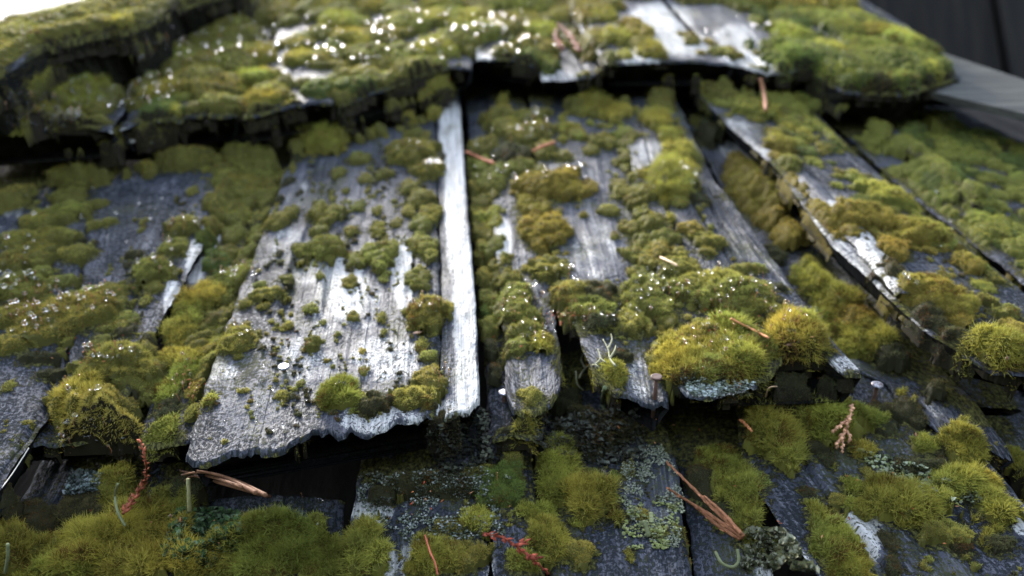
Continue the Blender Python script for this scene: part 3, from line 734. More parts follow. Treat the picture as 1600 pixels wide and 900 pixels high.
# middle course
cover('small moss cushions dotted over the large silver shingle', [
 (430, 348, 26, 12), (456, 330, 14, 8), (508, 338, 26, 18), (500, 362, 14, 11), (470, 396, 13, 8), (548, 362, 13, 9), (560, 325, 11, 11), (556, 408, 16, 12), (590, 360, 13, 18), (545, 440, 12, 17), (600, 436, 9, 8),
 (612, 388, 13, 12), (652, 380, 16, 18), (660, 350, 18, 16), (672, 336, 18, 26), (668, 392, 20, 24), (652, 436, 18, 24), (658, 312, 22, 14), (640, 330, 12, 12), (660, 542, 12, 16), (668, 560, 16, 10), (551, 496, 12, 9), (596, 498, 10, 9),
 (487, 483, 13, 8), (418, 462, 26, 10), (448, 440, 12, 7), (345, 500, 26, 16), (326, 512, 16, 12), (312, 582, 16, 22), (304, 612, 12, 22), (300, 650, 10, 20), (345, 470, 24, 12), (565, 630, 16, 11), (500, 432, 8, 6), (413, 480, 10, 6),
 (450, 510, 10, 6), (470, 600, 8, 6), (570, 580, 8, 7), (565, 550, 7, 6), (505, 505, 6, 5), (380, 612, 10, 5), (440, 620, 10, 8), (620, 350, 10, 10), (590, 330, 9, 9), (570, 280, 12, 10), (600, 272, 14, 8), (560, 250, 20, 10), (530, 270, 14, 8),
 (512, 218, 38, 15, 'y'), (470, 214, 40, 15), (440, 244, 26, 12), (560, 178, 60, 8), (622, 165, 44, 8), (690, 155, 28, 10, 'y'), (650, 208, 14, 9), (664, 214, 10, 8), (420, 262, 20, 12), (540, 300, 8, 6), (640, 295, 18, 12)], seed=1400, hk=.55)
cover('fine moss crumbs over the large silver shingle',
 scatter([(470, 200), (400, 400), (320, 600), (300, 700), (500, 680), (680, 640), (680, 170)], 900, 1.8, 6.2, 'ffd', seed=3, asp=.7, noise=1, fr=34, keep=.47, clus=5), seed=1500, hk=.7)
cover('mossy growth in the channel between the left shingles', [
 (350, 318, 30, 20), (382, 300, 36, 22), (360, 282, 30, 14), (402, 272, 30, 14), (322, 372, 14, 34, 'e'), (340, 410, 18, 24, 'e'), (330, 350, 14, 20), (316, 470, 34, 20, 'y'), (298, 494, 28, 20, 'y'), (282, 522, 26, 22, 't'), (306, 540, 24, 20), (296, 566, 24, 20, 't'),
 (285, 590, 22, 24, 't'), (262, 610, 18, 24, 't'), (240, 246, 60, 12), (292, 240, 52, 12), (350, 226, 50, 12), (402, 216, 50, 12), (300, 300, 10, 8), (275, 388, 26, 12), (400, 310, 26, 18), (420, 290, 20, 14), (275, 560, 20, 20, 't'), (255, 575, 20, 14), (380, 250, 40, 12), (370, 340, 24, 20), (365, 370, 20, 18), (355, 400, 18, 16)], seed=1600, hk=.6)
cover('moss patches on the left shingles', [
 (170, 462, 32, 17), (176, 482, 24, 13), (140, 470, 40, 18), (46, 405, 34, 16), (62, 380, 42, 17), (82, 345, 34, 15), (112, 332, 32, 14), (112, 308, 26, 12), (124, 284, 42, 14), (172, 256, 22, 12), (126, 400, 30, 12), (20, 320, 24, 14), (22, 300, 24, 10),
 (220, 592, 22, 15, 't'), (150, 578, 30, 16), (12, 606, 10, 12), (20, 540, 34, 14), (60, 560, 30, 8, 'd'), (80, 590, 20, 6, 'd'), (230, 556, 14, 10), (205, 500, 12, 10), (188, 510, 14, 8), (230, 470, 10, 8), (240, 450, 16, 8), (195, 545, 16, 8), (105, 440, 20, 8), (210, 400, 20, 6, 'd'), (160, 350, 22, 6), (150, 320, 20, 6), (10, 410, 20, 12), (70, 430, 20, 8),
 (60, 350, 30, 12), (30, 375, 30, 12), (100, 370, 26, 10)], seed=1700, hk=.55)
cover('moss lumps beside the right side of the white strip', [
 (748, 285, 14, 16), (750, 340, 13, 16), (754, 400, 13, 16), (757, 440, 13, 18), (762, 475, 14, 18), (764, 520, 14, 18), (768, 555, 12, 14, 'd'), (775, 590, 10, 14, 'd'), (742, 250, 10, 16, 'd'),
 (756, 236, 22, 14), (752, 262, 18, 14, 'g'), (768, 298, 26, 14), (754, 322, 18, 12), (762, 345, 22, 13, 'g'), (752, 372, 16, 16), (768, 402, 22, 13), (778, 424, 20, 12), (758, 500, 8, 14, 'e'), (800, 462, 30, 18), (812, 490, 30, 24), (816, 518, 30, 18), (804, 546, 22, 13),
 (782, 480, 18, 22), (790, 436, 26, 13), (752, 580, 8, 14, 'e'), (800, 244, 34, 20, 'd'), (822, 214, 44, 16), (785, 200, 26, 14), (852, 236, 22, 14), (780, 180, 30, 12), (830, 185, 30, 12), (780, 270, 24, 12), (815, 262, 24, 12), (750, 420, 8, 20), (745, 395, 8, 14), (830, 640, 12, 8, 'd'),
 (826, 618, 16, 14), (770, 360, 18, 10, 'g'), (745, 300, 12, 14)], seed=1800, hk=.65)
cover('moss ridge and pads between the middle shingles', [
 (832, 358, 26, 30, 'o'), (882, 300, 34, 20, 'o'), (832, 328, 28, 20, 'o'), (842, 384, 20, 16, 'o'), (850, 425, 26, 18), (868, 444, 34, 18, 'o'), (892, 462, 42, 20), (928, 462, 34, 20, 'd'), (920, 486, 40, 20), (938, 506, 36, 16, 'd'), (850, 536, 24, 14, 'y'), (870, 500, 30, 18, 'd'), (870, 525, 22, 14, 't'),
 (930, 172, 26, 15, 'y'), (962, 180, 20, 14, 'y'), (905, 165, 20, 10), (940, 222, 22, 13), (925, 235, 14, 10), (980, 234, 10, 9), (985, 212, 12, 8), (1026, 188, 28, 13, 'y'), (1046, 212, 18, 18, 'y'), (1062, 240, 30, 14, 'y'), (1086, 244, 22, 14), (1100, 214, 22, 20, 'd'), (1036, 160, 22, 14), (1086, 156, 22, 16, 'o'),
 (1130, 152, 28, 12), (1176, 172, 40, 14, 'g'), (900, 210, 16, 8), (880, 245, 16, 10), (985, 508, 30, 22), (1044, 505, 16, 20), (1060, 572, 34, 26, 't'), (1030, 560, 20, 20), (1000, 380, 20, 12), (985, 360, 18, 12), (990, 400, 20, 12), (1010, 410, 16, 14), (1000, 320, 26, 14), (970, 300, 18, 16), (950, 330, 16, 10), (1020, 350, 26, 14), (1040, 370, 20, 12),
 (1030, 390, 18, 14), (1080, 360, 20, 12, 'o'), (1110, 380, 24, 12), (1090, 372, 14, 10), (1105, 395, 14, 8), (960, 370, 8, 8), (1060, 420, 30, 16), (1060, 395, 14, 8), (1062, 315, 14, 8), (1060, 300, 20, 14), (975, 265, 8, 6), (1000, 430, 14, 12), (1180, 420, 16, 8), (990, 430, 10, 16), (1095, 310, 14, 8, 'd'), (1160, 420, 20, 8), (970, 560, 22, 10, 'd'),
 (880, 420, 14, 14)], seed=1900, hk=.6)
cover('uneven lumps growing over the dewy moss slab', [(1068, 548, 28, 20, 'f'), (1104, 530, 34, 20, 'f'), (1142, 520, 28, 18, 't'), (1184, 540, 28, 22, 'f'), (1158, 570, 30, 22, 't'), (1108, 580, 32, 22, 'f'), (1062, 584, 24, 18, 'd'), (1192, 578, 20, 16, 'd'), (1130, 552, 22, 16, 'd'),
 (1086, 560, 18, 12, 't'), (1140, 600, 26, 12, 'd'), (1225, 520, 24, 18, 'f'), (1262, 516, 24, 18, 't'), (1240, 548, 26, 16, 'd'), (1278, 540, 18, 16, 'f'), (1210, 548, 18, 14, 'f')], seed=1950, hk=1.2)
cover('dark and golden moss down the right channel', [
 (1150, 258, 18, 14, 'o'), (1140, 290, 26, 18, 'o'), (1165, 320, 26, 18, 'o'), (1200, 345, 24, 16, 'o'), (1230, 375, 24, 18, 'o'), (1290, 388, 16, 22, 'o'), (1256, 432, 22, 14, 't'), (1312, 452, 24, 18, 't'), (1302, 482, 32, 24, 't'), (1332, 512, 34, 22, 'o'), (1352, 542, 36, 22, 't'), (1372, 482, 22, 16, 'd'), (1402, 502, 32, 28, 'o'),
 (1434, 530, 40, 30, 'd'), (1436, 582, 26, 18, 't'), (1480, 570, 40, 20, 'd'), (1284, 420, 20, 20, 'd'), (1270, 455, 24, 18, 't'), (1290, 510, 26, 20, 't'), (1320, 550, 26, 16, 't'), (1222, 262, 30, 12), (1395, 392, 30, 16, 'o'), (1386, 424, 28, 18, 'd'), (1490, 480, 38, 18, 'o'), (1500, 500, 20, 10, 'o'), (1400, 312, 40, 18, 'g'), (1362, 296, 30, 12, 'g'), (1240, 350, 30, 20, 'o'),
 (1570, 490, 26, 11), (1592, 520, 22, 16, 'o'), (1540, 470, 20, 10), (1460, 440, 20, 10, 'o'), (1385, 380, 20, 12, 'o'), (1390, 560, 26, 16, 'd'), (1500, 550, 24, 14, 'd'), (1320, 590, 24, 14, 'd'), (1220, 300, 20, 14, 'o'), (1205, 400, 22, 14, 'd')], seed=2000, hk=.65)
cover('bright green moss sheet on the right hand shingles',
 scatter([(1345, 172), (1480, 195), (1640, 230), (1660, 480), (1560, 380), (1440, 290)], 120, 12, 30, 'ggge', seed=5, asp=.5) +
 scatter([(1180, 150), (1330, 175), (1440, 290), (1590, 450), (1600, 500), (1480, 400), (1300, 290), (1230, 235)], 110, 6, 20, 'gfge', seed=6, asp=.5, noise=1, fr=60, keep=.4, excl=[(1380, 245, 28, 20), (1490, 420, 60, 26)]) +
 scatter([(1030, 140), (1200, 140), (1330, 172), (1240, 230), (1130, 180)], 60, 8, 20, 'gyf', seed=7, asp=.5, excl=[(1150, 210, 40, 26)]), seed=2100, hk=.45)
cover('moss crumbs over the middle and right shingles',
 scatter([(790, 170), (1080, 150), (1300, 540), (1200, 560), (900, 560), (780, 480)], 360, 2.5, 8, 'ffoy', seed=8, asp=.7, clus=4, noise=1, fr=45, keep=.45, excl=[(930, 385, 42, 50), (1200, 370, 60, 50)]) +
 scatter([(1300, 300), (1600, 420), (1600, 540), (1420, 480)], 70, 3, 9, 'ofd', seed=9, asp=.7, noise=1, fr=45, keep=.45) +
 scatter([(1240, 600), (1600, 620), (1600, 900), (1380, 900), (1180, 700)], 200, 2, 7, 'ftd', seed=10, asp=.7, clus=4, noise=1, fr=50, keep=.5), seed=2300, hk=.7)
cover('moss crumbs over the left shingles',
 scatter([(0, 270), (400, 230), (300, 420), (190, 640), (0, 740)], 260, 2.5, 8, 'ffd', seed=12, asp=.6, clus=4, noise=1, fr=60, keep=.45) +
 scatter([(560, 720), (760, 680), (1060, 700), (1090, 890), (560, 890)], 260, 2, 6, 'dffd', seed=13, asp=.7, clus=4, noise=1, fr=50, keep=.42), seed=2600, hk=.7)
cover('moss filling the cracks between the middle shingles',
 [(x, y, rx, ry, k) for pts, k, r in [([(826, 170), (836, 250), (845, 320), (858, 390), (876, 450), (888, 500), (905, 545)], 'f', 15), ([(962, 170), (978, 230), (992, 290), (1002, 340), (1016, 400), (1030, 450)], 'f', 13),
   ([(765, 200), (766, 260), (768, 320), (776, 380), (782, 440), (786, 500)], 'f', 14), ([(470, 200), (448, 260), (420, 320), (395, 380), (375, 420), (352, 480), (335, 540), (318, 580)], 'f', 18), ([(480, 215), (430, 310), (405, 350), (365, 450), (340, 510)], 'd', 14), ([(1180, 235), (1230, 285), (1260, 325)], 'o', 14), ([(1245, 165), (1330, 235), (1420, 305), (1500, 372), (1560, 425)], 'g', 22)]
  for a, b_ in zip(pts[:-1], pts[1:]) for f in (0, .35, .7) for x, y, rx, ry in [(a[0] + (b_[0] - a[0]) * f + random.uniform(-6, 6), a[1] + (b_[1] - a[1]) * f + random.uniform(-5, 5), r * random.uniform(.6, 1.1), r * random.uniform(.45, .75))]], seed=2800, hk=.6)
cover('patchy moss along the top edges of the middle course',
 scatter([(170, 245), (480, 170), (700, 145), (700, 200), (480, 260), (200, 290)], 90, 5, 16, 'ffy', seed=31, asp=.45, noise=1, fr=50, keep=.36) +
 scatter([(770, 150), (1100, 140), (1130, 200), (780, 230)], 60, 6, 16, 'yfg', seed=32, asp=.5, noise=1, fr=50, keep=.4), seed=2900)
# upper course
cover('thick moss sheet over the upper left shingles',
 scatter([(-10, 150), (120, 75), (270, 40), (450, 0), (860, 0), (840, 90), (740, 95), (520, 150), (380, 172), (200, 185), (60, 200), (-10, 208)], 230, 16, 44, 'fffgt', seed=21, asp=.42, excl=[(800, 90, 10, 8), (296, 50, 26, 26), (750, 90, 14, 8)]), seed=3000, hk=.95)
cover('moss over the upper right shingles',
 scatter([(820, 0), (960, 0), (1010, 60), (980, 95), (860, 95)], 40, 10, 24, 'fyo', seed=22, asp=.5, excl=[(860, 55, 14, 18)]) +
 scatter([(1090, 0), (1300, 0), (1420, 60), (1300, 90), (1230, 60)], 40, 12, 30, 'ge', seed=23, asp=.5) +
 scatter([(1050, 50), (1120, 60), (1190, 85), (1150, 95), (1080, 80)], 14, 8, 18, 'fo', seed=24, asp=.5) +
 [(1000, 50, 22, 14, 'o'), (1020, 82, 24, 14, 'y'), (960, 60, 24, 12, 'y'), (840, 100, 30, 20, 'e'), (830, 135, 40, 16, 'e'), (500, 140, 30, 14, 'e'), (560, 140, 50, 18, 'e'), (250, 195, 34, 24, 'e'), (720, 60, 34, 14)], seed=3400, hk=.6)
cover('shaggy lumps spilling from the bushy clumps at the upper right',
 [(1238, 92, 26, 20, 'e'), (1262, 122, 28, 20, 'e'), (1300, 140, 30, 20, 'g'), (1340, 146, 30, 18, 'e'), (1376, 140, 30, 20, 'd'), (1420, 136, 32, 22, 'e'), (1450, 118, 24, 22, 'g'), (1448, 84, 24, 16, 'e'), (1404, 66, 28, 16, 'g'), (1352, 78, 28, 16, 'e'), (1296, 84, 28, 16, 'g'),
  (1236, 60, 30, 14, 'g'), (1330, 112, 24, 16, 'd'), (1390, 100, 24, 16, 'g'), (1226, 120, 16, 16, 'e'), (1320, 50, 30, 14, 'e'), (1370, 52, 24, 12, 'o')], seed=3700, hk=1.9, blade=1.8)
cover('blurred moss along the very top of the upper course',
 scatter([(300, 16), (330, -30), (1300, -30), (1320, 10), (1090, 10), (1000, -10), (900, 10)], 70, 16, 34, 'fgfy', seed=41, asp=.45), seed=3900, hk=.8)
cover('moss along the top overhang against the sky',
 [(-5, 92, 34, 14), (35, 76, 34, 14), (75, 60, 34, 14), (120, 48, 34, 14), (165, 38, 30, 12), (205, 28, 30, 12), (240, 14, 24, 10), (0, 104, 34, 14), (40, 84, 34, 14), (80, 68, 30, 13), (125, 56, 32, 13), (170, 48, 30, 13), (215, 36, 28, 12), (245, 22, 22, 10), (20, 62, 50, 22), (70, 40, 50, 22), (120, 26, 50, 20), (180, 14, 50, 18), (240, 4, 50, 14), (-40, 95, 50, 26), (90, 60, 44, 16), (150, 42, 36, 14), (300, -2, 50, 12)] +
 scatter([(-10, 110), (-10, 50), (90, 0), (300, -10), (200, 40), (100, 70)], 40, 14, 30, 'fg', seed=25, asp=.5), seed=3600, hk=.6)
FS = sampler(FG)
for o in roof.children:
    if o.name.startswith('shingle'):
        me = o.data; co = np.empty(len(me.vertices) * 3, np.float32); me.vertices.foreach_get('co', co); co = co.reshape(-1, 3)
        t_ = me.attributes.new('film', 'FLOAT', 'POINT'); t_.data.foreach_set('value', FS(co[:, 0], co[:, 1]).astype(np.float32))
print('BLADES', NBL, 'MOUND', MN)
BVA = BVHTree.FromPolygons(np.concatenate(ALLV + MV).tolist(), ALLF + [[a + NV for a in f] for f in MF])
def rayall(px, py):
    d = (np.array([px - 800, 450 - py, -FPX]) @ R3.T); d /= np.linalg.norm(d)
    loc, nrm, i, dist = BVA.ray_cast(Vector(CAM), Vector(d), 4.0)
    if loc is None: return None
    return np.array(loc)
def at(px, py, up=0.0):
    p = rayall(px, py); p = pix(px, py, 0) if p is None else p
    return p + np.array([0, 0, up])

# ------------------------------------------------------------------ small things: shapes
def tube(acc, pts, r, col, n=6):
    pts = np.asarray(pts, float); r = np.broadcast_to(np.asarray(r, float), (len(pts),)); col = np.asarray(col, float)
    T = np.gradient(pts, axis=0); T /= np.linalg.norm(T, axis=1)[:, None] + 1e-12
    ref = np.array([.31, .2, .93]); A = np.cross(T, ref); A /= np.linalg.norm(A, axis=1)[:, None] + 1e-12; B = np.cross(T, A)
    th = np.arange(n) / n * 2 * math.pi
    V = pts[:, None] + r[:, None, None] * (A[:, None] * np.cos(th)[None, :, None] + B[:, None] * np.sin(th)[None, :, None])
    m = len(pts); V = np.concatenate([V.reshape(-1, 3), pts[:1], pts[-1:]])
    F = []
    for i in range(m - 1):
        for j in range(n):
            a, b = i * n + j, i * n + (j + 1) % n; F += [(a, b, b + n), (a, b + n, a + n)]
    for j in range(n): F += [(m * n, (j + 1) % n, j), (m * n + 1, (m - 1) * n + j, (m - 1) * n + (j + 1) % n)]
    acc.add(V, np.array(F), np.broadcast_to(col, V.shape) * (.8 + .4 * RS.rand(len(V), 1)))

ICO = None
def blob_shape():
    global ICO
    if ICO is None:
        import bmesh
        bm = bmesh.new(); bmesh.ops.create_icosphere(bm, subdivisions=2, radius=1)
        ICO = (np.array([v.co[:] for v in bm.verts]), np.array([[v.index for v in f.verts] for f in bm.faces])); bm.free()
    return ICO
def leaf(acc, p, d, ln, w, th, col):
    """a small pointed scale leaf, keeled in the middle"""
    d = d / np.linalg.norm(d); s = np.cross(d, np.array([.1, .05, 1.0])); s /= np.linalg.norm(s); q = np.cross(s, d)
    V = np.array([p, p + d * ln * .4 + s * w, p + d * ln * .4 - s * w, p + d * ln * .4 + q * th, p + d * ln * .4 - q * th, p + d * ln])
    F = np.array([(0, 1, 3), (0, 3, 2), (0, 2, 4), (0, 4, 1), (5, 3, 1), (5, 2, 3), (5, 4, 2), (5, 1, 4)])
    acc.add(V, F, np.broadcast_to(np.asarray(col), V.shape) * (.45 + .95 * RS.rand()))
def smooth_path(pts, n):
    pts = np.asarray(pts, float); m = len(pts); t = np.linspace(0, m - 1, n); out = []
    for x in t:
        i = min(int(x), m - 2); f = x - i
        p0, p1, p2, p3 = pts[max(i - 1, 0)], pts[i], pts[i + 1], pts[min(i + 2, m - 1)]
        out.append(.5 * ((2 * p1) + (-p0 + p2) * f + (2 * p0 - 5 * p1 + 4 * p2 - p3) * f * f + (-p0 + 3 * p1 - 3 * p2 + p3) * f ** 3))
    return np.array(out)
def path(pp, up):
    """polyline of photo points lying on the surface, lifted by up (metres, scalar or list)"""
    up = np.broadcast_to(np.asarray(up, float), (len(pp),))
    b = np.array([at(x, y) for x, y in pp]); d0 = b - CAM
    k = up / (CAMH - b[:, 2])          # slide towards the lens so the pixel stays, height grows by up
    return b - d0 * k[:, None]

def sprig(label, branches, col, lf=.0030, wd=.0011, base=None, openness=.45, stemr=.0005, cat='twig', name='conifer_sprig', spacing=.45):
    """branches: list of (photo polyline, lift)"""
    p0 = path([branches[0][0][0]], branches[0][1] if np.isscalar(branches[0][1]) else branches[0][1][0])[0]
    root = empty(name, tuple(p0)); tag(root, label, cat)
    for bi, (pp, up) in enumerate(branches):
        P = smooth_path(path(pp, up), 40); L_ = np.linalg.norm(np.diff(P, axis=0), axis=1).sum()
        st = Acc(); tube(st, P, np.linspace(stemr * 1.3, stemr * .6, 40), np.asarray(col) * .7)
        child('stem', st.mesh('stem'), TINT, root, tuple(p0))
        lv = Acc(); n = max(4, int(L_ / (lf * spacing)))
        for k in range(n):
            f = (k + .3) / n; x = f * 38; i = int(x); p = P[i] + (P[i + 1] - P[i]) * (x - i)
            d = P[min(i + 2, 39)] - P[i]; d /= np.linalg.norm(d) + 1e-9
            s = np.cross(d, np.array([0, 0, 1.0])); s /= np.linalg.norm(s) + 1e-9; q = np.cross(s, d)
            a = k * 2.4 + RS.rand() * .5; out = s * math.cos(a) + q * math.sin(a)
            sz = lf * (1.1 - .45 * f) * (.85 + .3 * RS.rand())
            leaf(lv, p, d + out * openness, sz, wd * (1.1 - .4 * f), wd * .45, np.asarray(col))
        child('scale_leaves', lv.mesh('scale_leaves'), TINT, root, tuple(p0))
    return root

sprig('reddish scaly conifer sprig standing upright at the lower left', [([(192, 803), (208, 780), (226, 752), (228, 722), (218, 686)], [.008, .012, .016, .018, .020])], (.20, .058, .028), lf=.0040, wd=.0010, openness=.65)
sprig('brown fanned sprig poking from under the large silver shingle',
 [([(422, 776), (380, 762), (330, 745), (282, 736)], .006), ([(415, 774), (370, 752), (320, 738), (284, 742)], .009), ([(410, 772), (350, 756), (305, 744), (290, 750)], .004), ([(400, 770), (350, 745), (310, 736)], .011)],
 (.17, .085, .045), lf=.004, wd=.0006, openness=.12, stemr=.0007)
sprig('brown forked sprig lying over the gap at the lower right',
 [([(1162, 838), (1120, 800), (1080, 760), (1042, 722)], .010), ([(1160, 840), (1110, 805), (1070, 780), (1042, 762)], .008), ([(1156, 842), (1120, 820), (1085, 790), (1060, 775)], .005), ([(1158, 834), (1128, 800), (1100, 775)], .012)],
 (.30, .13, .065), lf=.0040, wd=.0009, openness=.22, stemr=.0007)
sprig('pinkish tan flat sprig right of the yellow green tufts',
 [([(1332, 632), (1327, 655), (1318, 680), (1316, 706)], .005), ([(1325, 655), (1312, 665), (1302, 674)], .005), ([(1322, 670), (1328, 684), (1326, 690)], .005), ([(1320, 676), (1310, 690), (1308, 697)], .0055)],
 (.55, .29, .17), lf=.0030, wd=.0011, openness=.4)
sprig('bright red scaly twig at the bottom centre', [([(756, 834), (785, 840), (810, 856), (836, 878), (858, 896)], [.006, .008, .007, .005, .004]), ([(806, 852), (822, 846)], .009), ([(826, 868), (842, 872)], .007)],
 (.20, .045, .026), lf=.004, wd=.0011, openness=.5)
sprig('tiny orange sprig above the tall yellow green tufts', [([(1157, 656), (1167, 665), (1175, 674)], .012)], (.5, .2, .08), lf=.002, wd=.0008)
sprig('blurred reddish sprig on the moss near the top centre', [([(905, 80), (890, 55), (872, 38)], .02), ([(878, 78), (868, 60), (870, 45)], .02)], (.17, .07, .045), lf=.008, wd=.002, openness=.5, stemr=.0012)

def twig(label, pp, up, r, col, name='twig', cat='twig'):
    P = smooth_path(path(pp, up), 18); a = Acc()
    tube(a, P, r * (1 + .25 * RS.rand(18)), col, 7)
    return tag(link(name, a.mesh(name), TINT, base=tuple(P[0])), label, cat)
twig('short pale straw bit on the grooved shingle above the moss slab', [(1032, 402), (1045, 408), (1058, 415)], .003, .0006, (.6, .42, .27))
twig('thin orange brown twig on the dewy moss slab', [(1142, 498), (1170, 512), (1201, 528)], .004, .0005, (.42, .18, .08))
twig('upright blurred brown twig below the upper right overhang', [(1188, 122), (1194, 148), (1196, 172)], .006, .0013, (.30, .15, .09))
twig('blurred reddish twig near the top of the white strip', [(728, 237), (748, 246), (772, 255)], .004, .0010, (.42, .17, .1))
twig('blurred red brown twig on the moss right of the dark slot', [(832, 236), (848, 228), (866, 222)], .005, .0010, (.36, .14, .08))
twig('thin red stalk bent over the bottom centre moss', [(664, 836), (672, 862), (680, 880), (684, 898)], .006, .0003, (.38, .10, .06), 'moss_stalk', 'stalk')
twig('brown straw above the sprig in the dark gap', [(1196, 620), (1202, 606), (1214, 604)], .01, .0003, (.25, .17, .1))
twig('long thin hair leaning from the lower left shingle edge', [(3, 762), (22, 736), (45, 700)], .004, .0002, (.45, .42, .36))

# pale lichen stalks
def stalk(label, pp, up, r, col=(.12, .13, .065)):
    return twig(label, pp, up, r, col, 'lichen_stalk', 'lichen')
stalk('pale green curved lichen stalk left of the reddish sprig', [(196, 822), (184, 800), (180, 775), (184, 756)], [.004, .009, .013, .017], .0005)
stalk('thin forked olive lichen stalk under the large shingle', [(296, 798), (295, 775), (294, 748)], [.004, .009, .014], .0008, (.25, .24, .12))
stalk('pale lichen stalk in the bottom left corner', [(8, 895), (12, 870), (12, 850)], [.003, .007, .010], .0006, (.12, .135, .07))
stalk('curled pale green lichen horn at the bottom right of centre', [(1118, 862), (1128, 880), (1145, 886), (1154, 876), (1152, 858)], [.007, .006, .005, .006, .009], .0006)
stalk('short pale lichen peg on the grey lichen crust', [(1014, 838), (1008, 820), (1004, 814)], [.002, .005, .006], .0009)
stalk('second short lichen peg right of the first on the crust', [(1018, 816), (1017, 800)], [.003, .006], .0008, (.24, .25, .13))
stalk('grey hooked lichen strand beneath the shaggy moss cushion', [(945, 606), (942, 628), (944, 640)], [.004, .003, .002], .0011, (.08, .10, .05))
a = Acc()
lb = [[(962, 572), (953, 560), (950, 545), (942, 530)], [(953, 560), (960, 548), (962, 540)], [(950, 545), (956, 532), (955, 522)], [(905, 590), (915, 575), (930, 570), (940, 578)], [(915, 575), (908, 562), (912, 552)],
      [(930, 570), (938, 560), (934, 545)], [(938, 560), (946, 566)], [(900, 580), (902, 600), (912, 610)]]
for q in lb:
    P = smooth_path(path(q, .008), 12); tube(a, P, np.linspace(.0006, .00025, 12), (.17, .17, .10), 5)
tag(link('lichen_branches', a.mesh('lichen_branches'), TINT, base=tuple(at(950, 560))), 'pale branching lichen on the shaggy moss cushion', 'lichen')

# ------------------------------------------------------------------ nails
def nail(label, px, py, d, ln, mat, headmat, tilt=(0, 0), under=0.0):
    """head centre at the photo point, shank going down into the wood"""
    p = at(px, py + 12 * under); k = under * 12 / FPX * float(depth(p))
    hgt_ = ln; b = p; top = b - (b - CAM) * (hgt_ / (CAMH - b[2]))
    foot = np.array([top[0] + tilt[0], top[1] + tilt[1], top[2] - ln - .012])
    root = empty('nail', tuple(top)); tag(root, label, 'nail')
    ax = (top - foot); ax /= np.linalg.norm(ax)
    sa = Acc(); tube(sa, [foot, foot * .5 + top * .5, top - ax * .0004], d * .19, (1, 1, 1), 12)
    child('shank', sa.mesh('shank'), mat, root, tuple(top))
    ha = Acc(); r = d / 2
    tube(ha, [top - ax * .0009, top - ax * .0006, top - ax * .0001, top + ax * .0002], [r * .9, r, r, r * .86], (1, 1, 1), 28)
    child('head', ha.mesh('head', smooth=False), headmat, root, tuple(top))
nail('flat headed nail standing on the large silver shingle', 443, 572, .0055, .0026, RUST, STEEL)
nail('flat headed nail leaning out of the split beside the white strip', 788, 612, .0058, .0050, RUST, STEEL, tilt=(0, -.002))
nail('thick rusty nail standing out beneath the large moss slab', 1026, 588, .0052, .010, RUST, RUST)
nail('dark flat headed nail right of the wide shingle tip', 1371, 600, .0056, .009, RUST, STEEL)

# ------------------------------------------------------------------ lichen flakes
def flakes(label, poly, n, size, cols, up=.0006, seed=0, keep=0.0, lift=.7):
    rs = random.Random(seed); a = Acc(); tries = 0; m = 0
    xs = [p[0] for p in poly]; ys = [p[1] for p in poly]
    while m < n and tries < n * 20:
        tries += 1; x = rs.uniform(min(xs), max(xs)); y = rs.uniform(min(ys), max(ys))
        if not inpoly(x, y, poly): continue
        if keep and float(fbm(np.array([x / 22]), np.array([y / 16]), seed, 3)[0]) < keep: continue
        p = at(x, y); m += 1
        s = size * rs.uniform(.5, 1.4); k = rs.randint(5, 7); th0 = rs.random() * 6.28
        ax, ay = rs.uniform(-lift, lift), rs.uniform(-lift, lift)
        V = [p + np.array([0, 0, up * .3])]
        for j in range(k):
            th = th0 + j / k * 6.283; r = s * rs.uniform(.55, 1.1)
            dx, dy = math.cos(th) * r, math.sin(th) * r
            V.append(p + np.array([dx, dy, up + abs(dx * ax + dy * ay) + rs.uniform(0, .5) * s]))
        F = np.array([(0, 1 + j, 1 + (j + 1) % k) for j in range(k)])
        c = np.array(rs.choice(cols)) * rs.uniform(.7, 1.3)
        a.add(np.array(V), F, np.broadcast_to(c, (k + 1, 3)))
    return tag(link('lichen_crust', a.mesh('lichen_crust'), TINT), label, 'lichen', kind='stuff')
G1 = [(.20, .21, .15), (.13, .15, .09), (.26, .27, .21)]
flakes('pale grey green lichen crust on the dark shingle right of centre', [(975, 710), (1030, 690), (1060, 740), (1072, 800), (1060, 860), (1000, 840), (965, 770)], 1700, .00045, G1, seed=1, keep=.5, lift=.4)
flakes('yellow green lichen flakes below the grey crust', [(960, 780), (1060, 790), (1060, 860), (980, 860)], 420, .0007, [(.16, .18, .06), (.22, .23, .10)], seed=2, keep=.5)
flakes('white and grey lichen crumbs on the speckled lower shingle', [(555, 740), (760, 730), (790, 840), (640, 850), (560, 790)], 2200, .0005, [(.26, .27, .25), (.15, .17, .14), (.06, .07, .05), (.08, .09, .05)], seed=3, keep=.42)
flakes('leafy green lichen among the bottom left tufts', [(280, 795), (370, 800), (390, 850), (330, 890), (250, 870)], 900, .0016, [(.03, .06, .02), (.05, .09, .03), (.10, .14, .08), (.02, .03, .015)], seed=4, lift=1.0)
flakes('grey frosty lichen on the shaded side of the round dewy cushion', [(110, 735), (160, 740), (150, 770), (100, 775)], 350, .0010, [(.12, .15, .14), (.2, .22, .22), (.04, .05, .04)], seed=5)
flakes('curled dark lichen on the pale shingle at the bottom right', [(1165, 825), (1230, 835), (1275, 895), (1160, 895)], 500, .0015, [(.03, .032, .014), (.07, .07, .03), (.15, .15, .10)], seed=6, keep=.4, lift=1.0)
flakes('small lichen flakes beside the long right moss bank', [(1330, 700), (1440, 730), (1560, 790), (1460, 790), (1370, 740)], 420, .0010, [(.16, .18, .08), (.05, .06, .03), (.24, .26, .18)], seed=7, keep=.4)
